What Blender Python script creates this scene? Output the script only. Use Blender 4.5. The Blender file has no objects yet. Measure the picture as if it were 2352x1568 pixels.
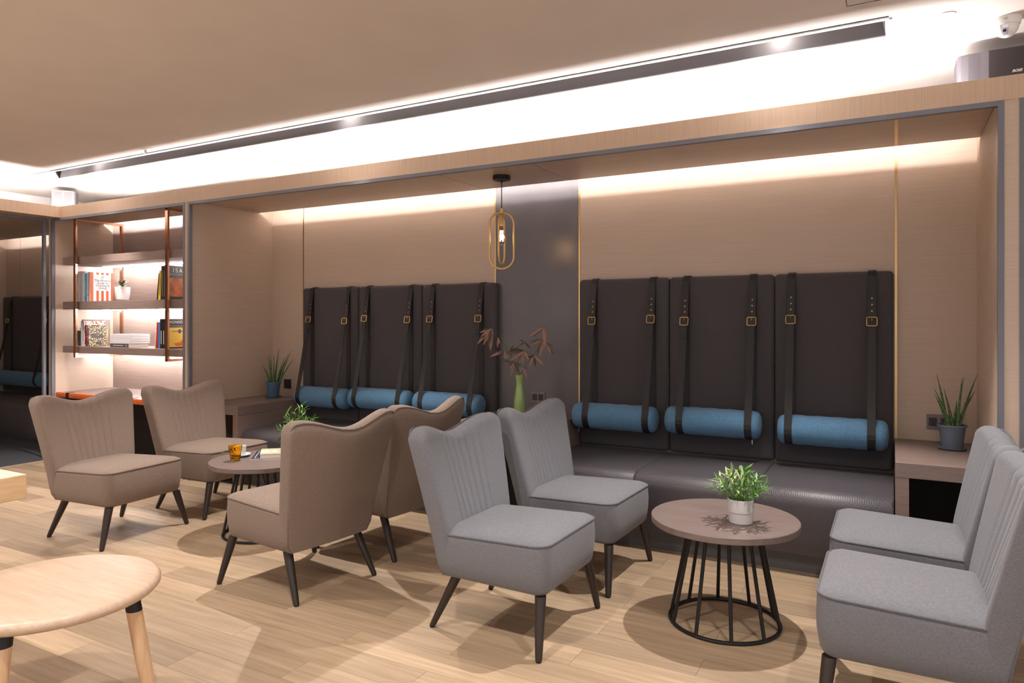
import bpy, bmesh, math, random
from mathutils import Vector, Matrix

random.seed(7)
SC = bpy.context.scene
COL = SC.collection
PI = math.pi

# ------------------------------------------------------------------ camera
cam_d = bpy.data.cameras.new('camera')
cam_d.sensor_width = 36.0
cam_d.lens = 36.0 * 1600.0 / 2352.0
cam_d.shift_y = -48.5 / 2352.0
cam_d.clip_start = 0.02
cam = bpy.data.objects.new('camera', cam_d)
COL.objects.link(cam)
cam.location = (0, 0, 1.35)
cam.rotation_euler = (PI / 2, 0, math.radians(28.67))
SC.camera = cam

# ------------------------------------------------------------------ world, exposure
world = bpy.data.worlds.new('world')
SC.world = world
world.use_nodes = True
wb = world.node_tree.nodes['Background']
wb.inputs[0].default_value = (1.0, 0.965, 0.985, 1)
wb.inputs[1].default_value = 0.80
SC.view_settings.view_transform = 'Standard'
SC.view_settings.look = 'None'
SC.view_settings.exposure = 0.38
SC.view_settings.gamma = 1.0
SC.view_settings.use_curve_mapping = False
SC.cycles.max_bounces = 6
SC.cycles.diffuse_bounces = 4
SC.cycles.glossy_bounces = 2
SC.cycles.transmission_bounces = 6
SC.cycles.use_adaptive_sampling = True
SC.cycles.use_light_tree = False
SC.cycles.adaptive_threshold = 0.07
SC.cycles.caustics_reflective = False
SC.cycles.caustics_refractive = False
SC.cycles.sample_clamp_indirect = 6.0

WARM = (1.0, 0.935, 0.90)
LEDC = (1.0, 0.95, 0.955)
COVE_E = 260.0      # emission of the ledge cove strips
NICHE_E = 50.0     # emission of the niche slot strips
SHELF_E = 150.0
ALCOVE_E = 45.0
SPOT_SLOT = 190.0   # watts, downlights in the ceiling slot
SPOT_ROOM = 82.0   # watts, downlights over the near part of the room

# ------------------------------------------------------------------ colour + materials
def lin(c):
    return tuple(((x / 255.0) / 12.92 if x <= 10 else (((x / 255.0) + 0.055) / 1.055) ** 2.4) for x in c) + (1,)

def nodes(name):
    m = bpy.data.materials.new(name)
    m.use_nodes = True
    nt = m.node_tree
    return m, nt, nt.nodes['Principled BSDF']

def plain(name, rgb, rough=0.5, metal=0.0, spec=None, **kw):
    m, nt, b = nodes(name)
    b.inputs['Base Color'].default_value = lin(rgb)
    b.inputs['Roughness'].default_value = rough
    b.inputs['Metallic'].default_value = metal
    if spec is not None:
        b.inputs['Specular IOR Level'].default_value = spec
    for k, v in kw.items():
        b.inputs[k].default_value = v
    # a faint procedural variation of roughness so nothing is perfectly uniform
    tc = nt.nodes.new('ShaderNodeTexCoord'); nz = nt.nodes.new('ShaderNodeTexNoise')
    nz.inputs['Scale'].default_value = 9.0
    mr = nt.nodes.new('ShaderNodeMapRange')
    mr.inputs['To Min'].default_value = max(0, rough - 0.05); mr.inputs['To Max'].default_value = min(1, rough + 0.05)
    nt.links.new(tc.outputs['Object'], nz.inputs['Vector'])
    nt.links.new(nz.outputs['Fac'], mr.inputs['Value'])
    nt.links.new(mr.outputs['Result'], b.inputs['Roughness'])
    return m

def emit(name, rgb, strength):
    m, nt, b = nodes(name)
    b.inputs['Base Color'].default_value = (0.8, 0.8, 0.8, 1)
    b.inputs['Emission Color'].default_value = tuple(rgb) + (1,)
    b.inputs['Emission Strength'].default_value = strength
    return m

def grain(name, c1, c2, scale, rough=0.5, bump=0.05, detail=6.0, rnd=0.0, coat=0.0, wave=0.0, c3=None):
    """wood: noise stretched along the grain; rnd = brightness change from piece to piece"""
    m, nt, b = nodes(name)
    L = nt.links.new
    tc = nt.nodes.new('ShaderNodeTexCoord')
    mp = nt.nodes.new('ShaderNodeMapping'); mp.inputs['Scale'].default_value = scale
    L(tc.outputs['Object'], mp.inputs['Vector'])
    oi = nt.nodes.new('ShaderNodeObjectInfo')
    nz = nt.nodes.new('ShaderNodeTexNoise'); nz.noise_dimensions = '4D'
    nz.inputs['Scale'].default_value = 1.0; nz.inputs['Detail'].default_value = detail
    nz.inputs['Roughness'].default_value = 0.62; nz.inputs['Distortion'].default_value = 0.25
    L(mp.outputs['Vector'], nz.inputs['Vector'])
    if rnd > 0:
        mu = nt.nodes.new('ShaderNodeMath'); mu.operation = 'MULTIPLY'; mu.inputs[1].default_value = 37.0
        L(oi.outputs['Random'], mu.inputs[0]); L(mu.outputs[0], nz.inputs['W'])
    cr = nt.nodes.new('ShaderNodeValToRGB')
    cr.color_ramp.elements[0].position = 0.30; cr.color_ramp.elements[0].color = lin(c1)
    cr.color_ramp.elements[1].position = 0.72; cr.color_ramp.elements[1].color = lin(c2)
    L(nz.outputs['Fac'], cr.inputs['Fac'])
    last = cr.outputs['Color']
    if wave > 0:
        n2 = nt.nodes.new('ShaderNodeTexNoise'); n2.noise_dimensions = '4D'
        mp2 = nt.nodes.new('ShaderNodeMapping')
        mp2.inputs['Scale'].default_value = tuple(s * 0.16 for s in scale)
        L(tc.outputs['Object'], mp2.inputs['Vector']); L(mp2.outputs['Vector'], n2.inputs['Vector'])
        if rnd > 0: L(mu.outputs[0], n2.inputs['W'])
        n2.inputs['Scale'].default_value = 1.0; n2.inputs['Detail'].default_value = 2.0
        mx = nt.nodes.new('ShaderNodeMix'); mx.data_type = 'RGBA'; mx.blend_type = 'MULTIPLY'
        cr2 = nt.nodes.new('ShaderNodeValToRGB')
        cr2.color_ramp.elements[0].position = 0.35; cr2.color_ramp.elements[0].color = (1 - wave,) * 3 + (1,)
        cr2.color_ramp.elements[1].position = 0.6; cr2.color_ramp.elements[1].color = (1, 1, 1, 1)
        L(n2.outputs['Fac'], cr2.inputs['Fac'])
        mx.inputs['Factor'].default_value = 1.0
        L(last, mx.inputs['A']); L(cr2.outputs['Color'], mx.inputs['B'])
        last = mx.outputs['Result']
    if rnd > 0:
        cr3 = nt.nodes.new('ShaderNodeValToRGB')
        e = cr3.color_ramp.elements
        e[0].position = 0.0; e[0].color = (1 - rnd, (1 - rnd) * 0.985, (1 - rnd) * 0.97, 1)
        e[1].position = 1.0; e[1].color = (1, 1, 1, 1)
        L(oi.outputs['Random'], cr3.inputs['Fac'])
        mx = nt.nodes.new('ShaderNodeMix'); mx.data_type = 'RGBA'; mx.blend_type = 'MULTIPLY'
        mx.inputs['Factor'].default_value = 1.0
        L(last, mx.inputs['A']); L(cr3.outputs['Color'], mx.inputs['B'])
        last = mx.outputs['Result']
    L(last, b.inputs['Base Color'])
    b.inputs['Roughness'].default_value = rough
    b.inputs['Coat Weight'].default_value = coat
    if bump:
        bp = nt.nodes.new('ShaderNodeBump'); bp.inputs['Strength'].default_value = bump
        bp.inputs['Distance'].default_value = 0.002
        L(nz.outputs['Fac'], bp.inputs['Height']); L(bp.outputs['Normal'], b.inputs['Normal'])
    return m

def fabric(name, c1, c2, scale=420.0, rough=0.9, bump=0.25, sheen=0.15, stretch=(1, 1, 0.22), herring=False, spec=0.3, stretch2=None):
    m, nt, b = nodes(name)
    L = nt.links.new
    tc = nt.nodes.new('ShaderNodeTexCoord')
    mp = nt.nodes.new('ShaderNodeMapping'); mp.inputs['Scale'].default_value = stretch
    L(tc.outputs['Object'], mp.inputs['Vector'])
    nz = nt.nodes.new('ShaderNodeTexNoise'); nz.inputs['Scale'].default_value = scale
    nz.inputs['Detail'].default_value = 3.0; nz.inputs['Roughness'].default_value = 0.7
    L(mp.outputs['Vector'], nz.inputs['Vector'])
    src = nz.outputs['Fac']
    mp2 = nt.nodes.new('ShaderNodeMapping')
    mp2.inputs['Scale'].default_value = stretch2 or (stretch[2], stretch[2], 1)
    L(tc.outputs['Object'], mp2.inputs['Vector'])
    n2 = nt.nodes.new('ShaderNodeTexNoise'); n2.inputs['Scale'].default_value = scale * 0.8
    n2.inputs['Detail'].default_value = 3.0; n2.inputs['Roughness'].default_value = 0.7
    L(mp2.outputs['Vector'], n2.inputs['Vector'])
    mx = nt.nodes.new('ShaderNodeMix'); mx.data_type = 'FLOAT'; mx.inputs['Factor'].default_value = 0.5
    L(src, mx.inputs['A']); L(n2.outputs['Fac'], mx.inputs['B'])
    src = mx.outputs['Result']
    height = src
    if herring:
        # zig-zag ribs: wave bands along (x*k + triangle(z))
        sx = nt.nodes.new('ShaderNodeSeparateXYZ'); L(tc.outputs['Object'], sx.inputs[0])
        pp = nt.nodes.new('ShaderNodeMath'); pp.operation = 'PINGPONG'; pp.inputs[1].default_value = 0.011
        L(sx.outputs['X'], pp.inputs[0])
        ad0 = nt.nodes.new('ShaderNodeMath'); ad0.operation = 'SUBTRACT'
        L(sx.outputs['Z'], ad0.inputs[0]); L(sx.outputs['Y'], ad0.inputs[1])
        ad = nt.nodes.new('ShaderNodeMath'); ad.operation = 'ADD'
        L(pp.outputs[0], ad.inputs[0]); L(ad0.outputs[0], ad.inputs[1])
        ml = nt.nodes.new('ShaderNodeMath'); ml.operation = 'MULTIPLY'; ml.inputs[1].default_value = 720.0
        L(ad.outputs[0], ml.inputs[0])
        sn = nt.nodes.new('ShaderNodeMath'); sn.operation = 'SINE'; L(ml.outputs[0], sn.inputs[0])
        mr = nt.nodes.new('ShaderNodeMapRange'); mr.inputs['From Min'].default_value = -1
        L(sn.outputs[0], mr.inputs['Value'])
        m3 = nt.nodes.new('ShaderNodeMix'); m3.data_type = 'FLOAT'; m3.inputs['Factor'].default_value = 0.45
        L(src, m3.inputs['A']); L(mr.outputs['Result'], m3.inputs['B'])
        src = m3.outputs['Result']; height = src
    cr = nt.nodes.new('ShaderNodeValToRGB')
    cr.color_ramp.elements[0].position = 0.33; cr.color_ramp.elements[0].color = lin(c1)
    cr.color_ramp.elements[1].position = 0.67; cr.color_ramp.elements[1].color = lin(c2)
    L(src, cr.inputs['Fac'])
    L(cr.outputs['Color'], b.inputs['Base Color'])
    b.inputs['Roughness'].default_value = rough
    b.inputs['Specular IOR Level'].default_value = spec
    b.inputs['Sheen Weight'].default_value = sheen
    bp = nt.nodes.new('ShaderNodeBump'); bp.inputs['Strength'].default_value = bump
    bp.inputs['Distance'].default_value = 0.0012
    L(height, bp.inputs['Height']); L(bp.outputs['Normal'], b.inputs['Normal'])
    return m

def mottled(name, c1, c2, scale=25.0, rough=0.4, spec=None):
    m, nt, b = nodes(name)
    tc = nt.nodes.new('ShaderNodeTexCoord'); nz = nt.nodes.new('ShaderNodeTexNoise')
    nz.inputs['Scale'].default_value = scale; nz.inputs['Detail'].default_value = 5.0
    cr = nt.nodes.new('ShaderNodeValToRGB')
    cr.color_ramp.elements[0].position = 0.35; cr.color_ramp.elements[0].color = lin(c1)
    cr.color_ramp.elements[1].position = 0.65; cr.color_ramp.elements[1].color = lin(c2)
    nt.links.new(tc.outputs['Object'], nz.inputs['Vector'])
    nt.links.new(nz.outputs['Fac'], cr.inputs['Fac'])
    nt.links.new(cr.outputs['Color'], b.inputs['Base Color'])
    b.inputs['Roughness'].default_value = rough
    if spec is not None: b.inputs['Specular IOR Level'].default_value = spec
    return m

def cells(name, c1, c2, scale=60.0, thr=0.35, rough=0.5):
    """flat print: blotches of one colour on another"""
    m, nt, b = nodes(name)
    tc = nt.nodes.new('ShaderNodeTexCoord'); vo = nt.nodes.new('ShaderNodeTexVoronoi')
    vo.inputs['Scale'].default_value = scale
    cr = nt.nodes.new('ShaderNodeValToRGB'); cr.color_ramp.interpolation = 'CONSTANT'
    cr.color_ramp.elements[0].position = 0.0; cr.color_ramp.elements[0].color = lin(c1)
    cr.color_ramp.elements[1].position = thr; cr.color_ramp.elements[1].color = lin(c2)
    nt.links.new(tc.outputs['Object'], vo.inputs['Vector'])
    nt.links.new(vo.outputs['Distance'], cr.inputs['Fac'])
    nt.links.new(cr.outputs['Color'], b.inputs['Base Color'])
    b.inputs['Roughness'].default_value = rough
    return m

M = {}
M['paint'] = mottled('ceiling_paint', (222, 212, 204), (226, 216, 208), 3.0, 0.8)
M['white_paint'] = mottled('white_paint', (236, 232, 228), (240, 236, 232), 3.0, 0.7)
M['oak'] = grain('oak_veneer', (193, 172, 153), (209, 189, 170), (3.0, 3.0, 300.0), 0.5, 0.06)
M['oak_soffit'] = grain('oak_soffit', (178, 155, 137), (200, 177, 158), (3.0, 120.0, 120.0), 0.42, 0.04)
M['oak_side'] = grain('oak_side', (193, 172, 153), (209, 189, 170), (3.0, 3.0, 300.0), 0.5, 0.06)
M['oak_fascia'] = grain('oak_fascia', (190, 163, 138), (212, 186, 160), (160.0, 160.0, 3.0), 0.5, 0.06)
M['dark_panel'] = mottled('slate_panel', (100, 97, 99), (106, 102, 104), 4.0, 0.30)
M['trim'] = mottled('grey_metal_trim', (112, 113, 122), (117, 118, 127), 6.0, 0.45)
M['plinth'] = plain('plinth_grey', (88, 86, 87), 0.5)
M['brass'] = plain('brushed_brass', (214, 178, 118), 0.32, 0.9)
M['gold'] = plain('gold_wire', (224, 188, 128), 0.4, 0.5)
M['copper'] = plain('polished_copper', (236, 186, 154), 0.2, 1.0)
M['floor'] = grain('vinyl_oak', (170, 144, 114), (203, 178, 148), (2.2, 42.0, 42.0), 0.52, 0.04, rnd=0.34, wave=0.18)
M['floor_base'] = grain('vinyl_oak_far', (166, 138, 105), (192, 163, 129), (2.2, 42.0, 42.0), 0.45, 0.0)
M['carpet'] = fabric('dark_carpet', (38, 40, 46), (56, 58, 64), 300, 0.95, 0.3)
M['bench'] = fabric('charcoal_herringbone', (54, 51, 55), (84, 80, 85), 500, 0.47, 0.5, 0.05, herring=True, spec=0.6)
M['bench_back'] = fabric('charcoal_back', (60, 57, 59), (90, 86, 89), 500, 0.85, 0.4, 0.1, herring=True, spec=0.3)
M['taupe'] = fabric('taupe_weave', (112, 97, 86), (146, 128, 114), 520, 0.92, 0.10, 0.12)
M['grey_fab'] = fabric('grey_weave', (96, 97, 101), (127, 127, 132), 560, 0.92, 0.10, 0.12)
M['taupe_pipe'] = fabric('taupe_piping', (98, 83, 73), (124, 107, 96), 400, 0.9, 0.1)
M['grey_pipe'] = fabric('grey_piping', (80, 81, 85), (105, 106, 110), 400, 0.9, 0.1)
M['leg'] = grain('dark_stained_wood', (36, 28, 24), (52, 41, 35), (120, 120, 6), 0.4, 0.02)
M['blue'] = fabric('blue_linen', (72, 114, 148), (104, 146, 178), 260, 0.85, 0.25, 0.15, stretch=(0.12, 1, 1), stretch2=(1, 0.2, 0.2))
M['strap'] = fabric('black_leather', (26, 25, 26), (36, 35, 36), 120, 0.5, 0.12, 0.0, spec=0.5)
M['table_wood'] = grain('smoked_oak', (108, 94, 89), (130, 114, 108), (3.0, 60.0, 60.0), 0.42, 0.04, wave=0.06)
M['unit_wood'] = grain('smoked_oak_unit', (122, 104, 96), (148, 128, 118), (4.0, 4.0, 150.0), 0.45, 0.05)
M['unit_top'] = grain('smoked_oak_top', (114, 98, 91), (138, 120, 112), (4.0, 130.0, 130.0), 0.42, 0.04)
M['cavity'] = plain('dark_cavity', (34, 28, 25), 0.7)
M['black_metal'] = plain('black_powder_coat', (30, 28, 27), 0.45, 0.3)
M['pale_wood'] = grain('pale_beech', (198, 170, 145), (219, 193, 168), (5.0, 60.0, 60.0), 0.42, 0.03, wave=0.05)
M['pale_leg'] = grain('pale_ash_leg', (196, 158, 118), (220, 184, 146), (60, 60, 4.0), 0.45, 0.03)
M['slab'] = grain('pine_slab', (226, 208, 186), (240, 224, 204), (4.0, 40.0, 40.0), 0.45, 0.03)
M['slab_end'] = grain('pine_end_grain', (204, 168, 124), (228, 198, 158), (8.0, 8.0, 55.0), 0.55, 0.05, wave=0.12)
M['alu'] = plain('anodised_trough', (112, 108, 108), 0.38, 0.5)
M['white_plastic'] = plain('white_plastic', (236, 232, 228), 0.35)
M['grey_plastic'] = plain('grey_socket_plate', (128, 120, 116), 0.4)
M['dark_plastic'] = plain('dark_plastic', (46, 42, 41), 0.4)
M['hole'] = plain('socket_hole', (14, 13, 13), 0.6)
M['speaker_side'] = plain('speaker_shell', (92, 88, 94), 0.38)
M['speaker_front'] = fabric('speaker_cloth', (48, 42, 42), (58, 52, 52), 500, 0.9, 0.2)
M['speaker_grey'] = plain('speaker_grey_shell', (96, 93, 98), 0.35)
M['pot_blue'] = plain('slate_blue_plastic', (104, 116, 134), 0.45)
M['pot_navy'] = plain('navy_plastic', (78, 104, 132), 0.42)
M['pot_white'] = plain('white_ceramic', (232, 226, 220), 0.3)
M['pot_grey'] = plain('pale_grey_pot', (196, 192, 190), 0.4)
M['pot_dark'] = plain('charcoal_pot', (66, 62, 60), 0.6)
M['soil'] = mottled('soil', (40, 30, 22), (66, 50, 38), 120, 0.95)
M['snake'] = mottled('snake_plant_leaf', (44, 74, 40), (104, 132, 84), 70, 0.45)
M['leaf'] = mottled('fresh_leaf', (66, 112, 38), (104, 152, 62), 25, 0.4)
M['leaf_pale'] = mottled('pale_leaf', (150, 172, 112), (188, 200, 148), 25, 0.45)
M['leaf_succ'] = mottled('succulent_leaf', (58, 92, 54), (84, 120, 72), 30, 0.4)
M['leaf_lime'] = mottled('lime_leaf', (140, 178, 92), (170, 200, 116), 30, 0.45)
M['bamboo_rust'] = mottled('rust_bamboo_leaf', (136, 100, 84), (168, 126, 106), 40, 0.55)
M['bamboo_olive'] = mottled('olive_bamboo_leaf', (62, 56, 38), (92, 82, 58), 40, 0.55)
M['twig'] = plain('twig', (92, 76, 60), 0.7)
M['vase'] = plain('celadon_glaze', (150, 176, 104), 0.12, 0.0, 0.6)
M['porcelain'] = plain('porcelain', (240, 240, 240), 0.15)
M['steel'] = plain('steel', (200, 200, 200), 0.2, 1.0)
M['leather_orange'] = mottled('orange_leather', (186, 84, 36), (204, 98, 46), 40, 0.28, 0.6)
M['stitch'] = plain('white_thread', (226, 220, 210), 0.7)
M['paper'] = grain('book_pages', (222, 212, 196), (240, 232, 220), (3.0, 3.0, 400.0), 0.8, 0.05)
M['cord'] = plain('black_cord', (28, 26, 26), 0.6)
M['filament'] = emit('filament', (1.0, 0.62, 0.28), 90.0)
m, nt, b = nodes('bulb_glass')
b.inputs['Base Color'].default_value = (1.0, 0.86, 0.66, 1); b.inputs['Roughness'].default_value = 0.02
b.inputs['Transmission Weight'].default_value = 1.0; b.inputs['IOR'].default_value = 1.05
M['bulb'] = m
m, nt, b = nodes('amber_glass')
b.inputs['Base Color'].default_value = (1.0, 0.62, 0.06, 1); b.inputs['Roughness'].default_value = 0.03
b.inputs['Transmission Weight'].default_value = 1.0; b.inputs['IOR'].default_value = 1.35
M['amber'] = m
m, nt, b = nodes('dome_glass')
b.inputs['Base Color'].default_value = (0.75, 0.74, 0.8, 1); b.inputs['Roughness'].default_value = 0.05
b.inputs['Metallic'].default_value = 0.6
M['dome'] = m
M['cove_led'] = emit('cove_led', LEDC, COVE_E)
M['niche_led'] = emit('niche_led', LEDC, NICHE_E)
M['shelf_led'] = emit('shelf_led', LEDC, SHELF_E)
M['alcove_led'] = emit('alcove_led', LEDC, ALCOVE_E)
M['lamp_face'] = emit('lamp_face', WARM, 220.0)

# ------------------------------------------------------------------ mesh helpers
def obj(name, bm, mat, parent=None, smooth=False, loc=None):
    if isinstance(bm, bpy.types.Mesh):
        me = bm
    else:
        me = bpy.data.meshes.new(name)
        bmesh.ops.recalc_face_normals(bm, faces=bm.faces)
        bm.to_mesh(me); bm.free()
        if smooth:
            me.polygons.foreach_set('use_smooth', [True] * len(me.polygons))
            try: me.set_sharp_from_angle(angle=math.radians(42))
            except Exception: pass
    if mat is not None and not me.materials:
        me.materials.append(M[mat] if isinstance(mat, str) else mat)
    o = bpy.data.objects.new(name, me)
    COL.objects.link(o)
    if parent is not None: o.parent = parent
    if loc is not None: o.location = loc
    return o

def tag(o, label, cat, group=None):
    o['label'] = label; o['category'] = cat
    if group: o['group'] = group
    return o

def thing(name, label, cat, loc=(0, 0, 0), rotz=0.0, group=None):
    o = bpy.data.objects.new(name, None); COL.objects.link(o)
    o.empty_display_size = 0.05
    o.location = loc; o.rotation_euler = (0, 0, rotz)
    return tag(o, label, cat, group)

def struct(name, bm, mat, label, cat, parent=None):
    o = obj(name, bm, mat, parent)
    if parent is None:
        tag(o, label, cat); o['kind'] = 'structure'
    return o

def dup(root, loc, rotz, label, group=None):
    r = root.copy(); COL.objects.link(r); r.location = loc; r.rotation_euler = (0, 0, rotz)
    r['label'] = label
    if group: r['group'] = group
    for ch in list(root.children):
        c = ch.copy(); COL.objects.link(c); c.parent = r
        for g in ch.children:
            d = g.copy(); COL.objects.link(d); d.parent = c
    return r

def B(): return bmesh.new()

def box(bm, x0, x1, y0, y1, z0, z1, bevel=0.0, seg=2):
    vs = [bm.verts.new(p) for p in ((x0, y0, z0), (x1, y0, z0), (x1, y1, z0), (x0, y1, z0), (x0, y0, z1), (x1, y0, z1), (x1, y1, z1), (x0, y1, z1))]
    fs = [bm.faces.new([vs[i] for i in q]) for q in ((3, 2, 1, 0), (4, 5, 6, 7), (0, 1, 5, 4), (1, 2, 6, 5), (2, 3, 7, 6), (3, 0, 4, 7))]
    if bevel > 0:
        es = list({e for f in fs for e in f.edges})
        bmesh.ops.bevel(bm, geom=es, offset=bevel, segments=seg, affect='EDGES', profile=0.5)
    return bm

def bx(*a, **k): return box(B(), *a, **k)

def loft(bm, rings, closed=True, cap0=True, cap1=True):
    R = [[bm.verts.new(p) for p in r] for r in rings]
    n = len(R[0])
    for a, b2 in zip(R, R[1:]):
        for i in range(n if closed else n - 1):
            j = (i + 1) % n
            bm.faces.new((a[i], a[j], b2[j], b2[i]))
    if cap0: bm.faces.new(list(reversed(R[0])))
    if cap1: bm.faces.new(R[-1])
    return bm

def lathe(bm, prof, n=24, cx=0, cy=0, cap0=True, cap1=True):
    rings = [[(cx + r * math.cos(2 * PI * i / n), cy + r * math.sin(2 * PI * i / n), z) for i in range(n)] for r, z in prof]
    return loft(bm, rings, True, cap0, cap1)

def frames(pts, closed=False):
    P = [Vector(p) for p in pts]; n = len(P)
    T = []
    for i in range(n):
        if closed: t = P[(i + 1) % n] - P[i - 1]
        else: t = P[min(i + 1, n - 1)] - P[max(i - 1, 0)]
        T.append(t.normalized())
    up = Vector((0, 0, 1)) if abs(T[0].z) < 0.9 else Vector((1, 0, 0))
    nrm = (up - T[0] * up.dot(T[0])).normalized()
    out = []
    for i in range(n):
        nrm = (nrm - T[i] * nrm.dot(T[i])).normalized()
        out.append((P[i], nrm.copy(), T[i].cross(nrm)))
    return out

def tube(bm, pts, r, n=8, closed=False):
    fr = frames(pts, closed)
    rad = r if isinstance(r, (list, tuple)) else [r] * len(pts)
    rings = [[p + (a * math.cos(2 * PI * k / n) + b2 * math.sin(2 * PI * k / n)) * rr for k in range(n)] for (p, a, b2), rr in zip(fr, rad)]
    if closed: rings.append(rings[0])
    loft(bm, rings, True, not closed, not closed)
    if closed: bmesh.ops.remove_doubles(bm, verts=bm.verts, dist=1e-6)
    return bm

def ribbon(bm, path, axis, w, t):
    """flat strip of width w along axis (unit vector), thickness t, along path"""
    ax = Vector(axis); P = [Vector(p) for p in path]; n = len(P); rings = []
    for i in range(n):
        tg = (P[min(i + 1, n - 1)] - P[max(i - 1, 0)]).normalized()
        nn = ax.cross(tg).normalized()
        rings.append([P[i] + ax * w / 2 + nn * t / 2, P[i] - ax * w / 2 + nn * t / 2, P[i] - ax * w / 2 - nn * t / 2, P[i] + ax * w / 2 - nn * t / 2])
    return loft(bm, rings, True)

def prism(bm, poly, z0, z1):
    return loft(bm, [[(x, y, z0) for x, y in poly], [(x, y, z1) for x, y in poly]])

def rrect(hx, hy, r, n=6, cx=0.0, cy=0.0):
    out = []
    for (sx, sy, a0) in ((1, 1, 0), (-1, 1, 90), (-1, -1, 180), (1, -1, 270)):
        for k in range(n + 1):
            a = math.radians(a0 + 90.0 * k / n)
            out.append((cx + sx * (hx - r) + r * math.cos(a), cy + sy * (hy - r) + r * math.sin(a)))
    return out

def text_mesh(s, size, align='CENTER', extrude=0.0004, shear=0.0, spacing=1.0, bold=0.0):
    cu = bpy.data.curves.new('text_tmp', 'FONT'); cu.body = s; cu.size = size
    cu.align_x = align; cu.align_y = 'CENTER'; cu.extrude = extrude; cu.shear = shear; cu.space_line = spacing
    cu.offset = bold; cu.resolution_u = 3
    o = bpy.data.objects.new('text_tmp', cu); COL.objects.link(o)
    dg = bpy.context.evaluated_depsgraph_get()
    me = bpy.data.meshes.new_from_object(o.evaluated_get(dg))
    bpy.data.objects.remove(o); bpy.data.curves.remove(cu)
    me.materials.clear()
    return me

# local frame helper: put text/flat print on a face. right, up given, at origin p
def on_face(o, p, right, up):
    r = Vector(right).normalized(); u = Vector(up).normalized(); n = r.cross(u)
    m4 = Matrix((r, u, n)).transposed().to_4x4(); m4.translation = Vector(p)
    o.matrix_local = m4
    return o

# ================================================================== SETTING
YF, YW, ZS = 3.85, 4.78, 2.355       # front plane, back wall, soffit height
XL, XR = -5.22, 0.42                 # main niche
ZF0, ZF1 = 2.352, 2.46               # fascia
ZC = 2.70                            # ceiling
SX0, SX1, SY0, SY1 = -6.945, -0.03, 3.542, 3.742   # ceiling slot

# floor: base slab + every plank
fl = struct('floor', bx(-7.145, 3.2, -3.0, 4.9, -0.06, -0.006), 'floor_base', 'pale oak plank floor of the lounge', 'floor')
PL, PW = 0.914, 0.153
plank = bx(0.0006, PL - 0.0006, 0.0006, PW - 0.0006, -0.006, 0.0)
pm = bpy.data.meshes.new('plank'); plank.to_mesh(pm); plank.free(); pm.materials.append(M['floor'])
for k in range(-12, 13):
    y = 2.195 + k * PW
    if y > 4.05: continue
    off = -2.487 if k % 2 else -2.03
    i0 = math.ceil((-7.145 - off) / PL - 1)
    for i in range(i0, 5):
        x = off + i * PL
        if x > 1.3: break
        if x < -7.145:
            w = x + PL + 7.145
            if w < 0.02: continue
            b_ = bx(-7.145, x + PL - 0.0006, y + 0.0006, y + PW - 0.0006, -0.006, 0.0)
            obj('plank', b_, 'floor', fl)
        else:
            o = bpy.data.objects.new('plank', pm); COL.objects.link(o); o.parent = fl; o.location = (x, y, 0)
# beige threshold strip under the left fascia, then the alcove's dark carpet
struct('floor_alcove', bx(-10.1, -7.165, 1.0, 4.9, -0.06, 0.004), 'carpet', 'dark carpet floor of the alcove at far left', 'floor')
struct('trim_1', bx(-7.165, -7.145, 1.0, 3.84, -0.06, 0.006), 'oak', 'wooden threshold between plank floor and dark carpet', 'trim')

# ceiling with the slot cut out
c = B()
for (x0, x1, y0, y1) in ((-10.3, 3.2, -3.0, SY0), (-10.3, 3.2, SY1, 5.0), (-10.3, SX0, SY0, SY1), (SX1, 3.2, SY0, SY1)):
    box(c, x0, x1, y0, y1, ZC, ZC + 0.02)
ceil = struct('ceiling', c, 'paint', 'plain painted ceiling of the lounge', 'ceiling')
# upper walls above the ledge
struct('wall_upper_back', bx(-8.2, 3.2, 4.86, 4.9, 2.36, ZC), 'white_paint', 'white wall above the back ledge', 'wall')
struct('wall_upper_left', bx(-8.2, -8.16, -3.0, 4.86, 2.36, ZC), 'white_paint', 'white wall above the left ledge', 'wall')

# ledge tops (trough behind the fascia) + raised part over the niche light slot
l = B()
XM = -5.245
box(l, XM, 3.2, YF + 0.02, 4.38, 2.372, 2.392)
box(l, XM, 3.2, 4.38, 4.86, 2.50, 2.52)
box(l, XM, 3.2, 4.36, 4.38, 2.392, 2.50)
box(l, -7.27, XM, YF + 0.02, 4.20, 2.372, 2.392)
box(l, -8.16, XM, 4.20, 4.86, 2.50, 2.52)
box(l, -8.16, XM, 4.18, 4.20, 2.392, 2.50)
struct('ceiling_ledge_back', l, 'white_paint', 'white ledge on top of the seating niches', 'ceiling')
struct('ceiling_ledge_left', bx(-8.16, -7.27, -3.0, 4.18, 2.372, 2.392), 'white_paint', 'white ledge on top of the left alcove', 'ceiling')

# fascias
struct('trim_2', bx(-7.13, 3.2, YF, YF + 0.02, ZF0, ZF1), 'oak_fascia', 'long oak fascia board above the seating niche', 'trim')
struct('trim_3', bx(-7.15, -7.13, -3.0, YF + 0.02, ZF0, ZF1), 'oak_fascia', 'oak fascia board above the left alcove opening', 'trim')
struct('ceiling_overhang_left', bx(-7.32, -7.15, -3.0, YF + 0.02, ZF0, ZF0 + 0.02), 'oak_soffit', 'wooden underside of the left fascia', 'ceiling')

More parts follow.
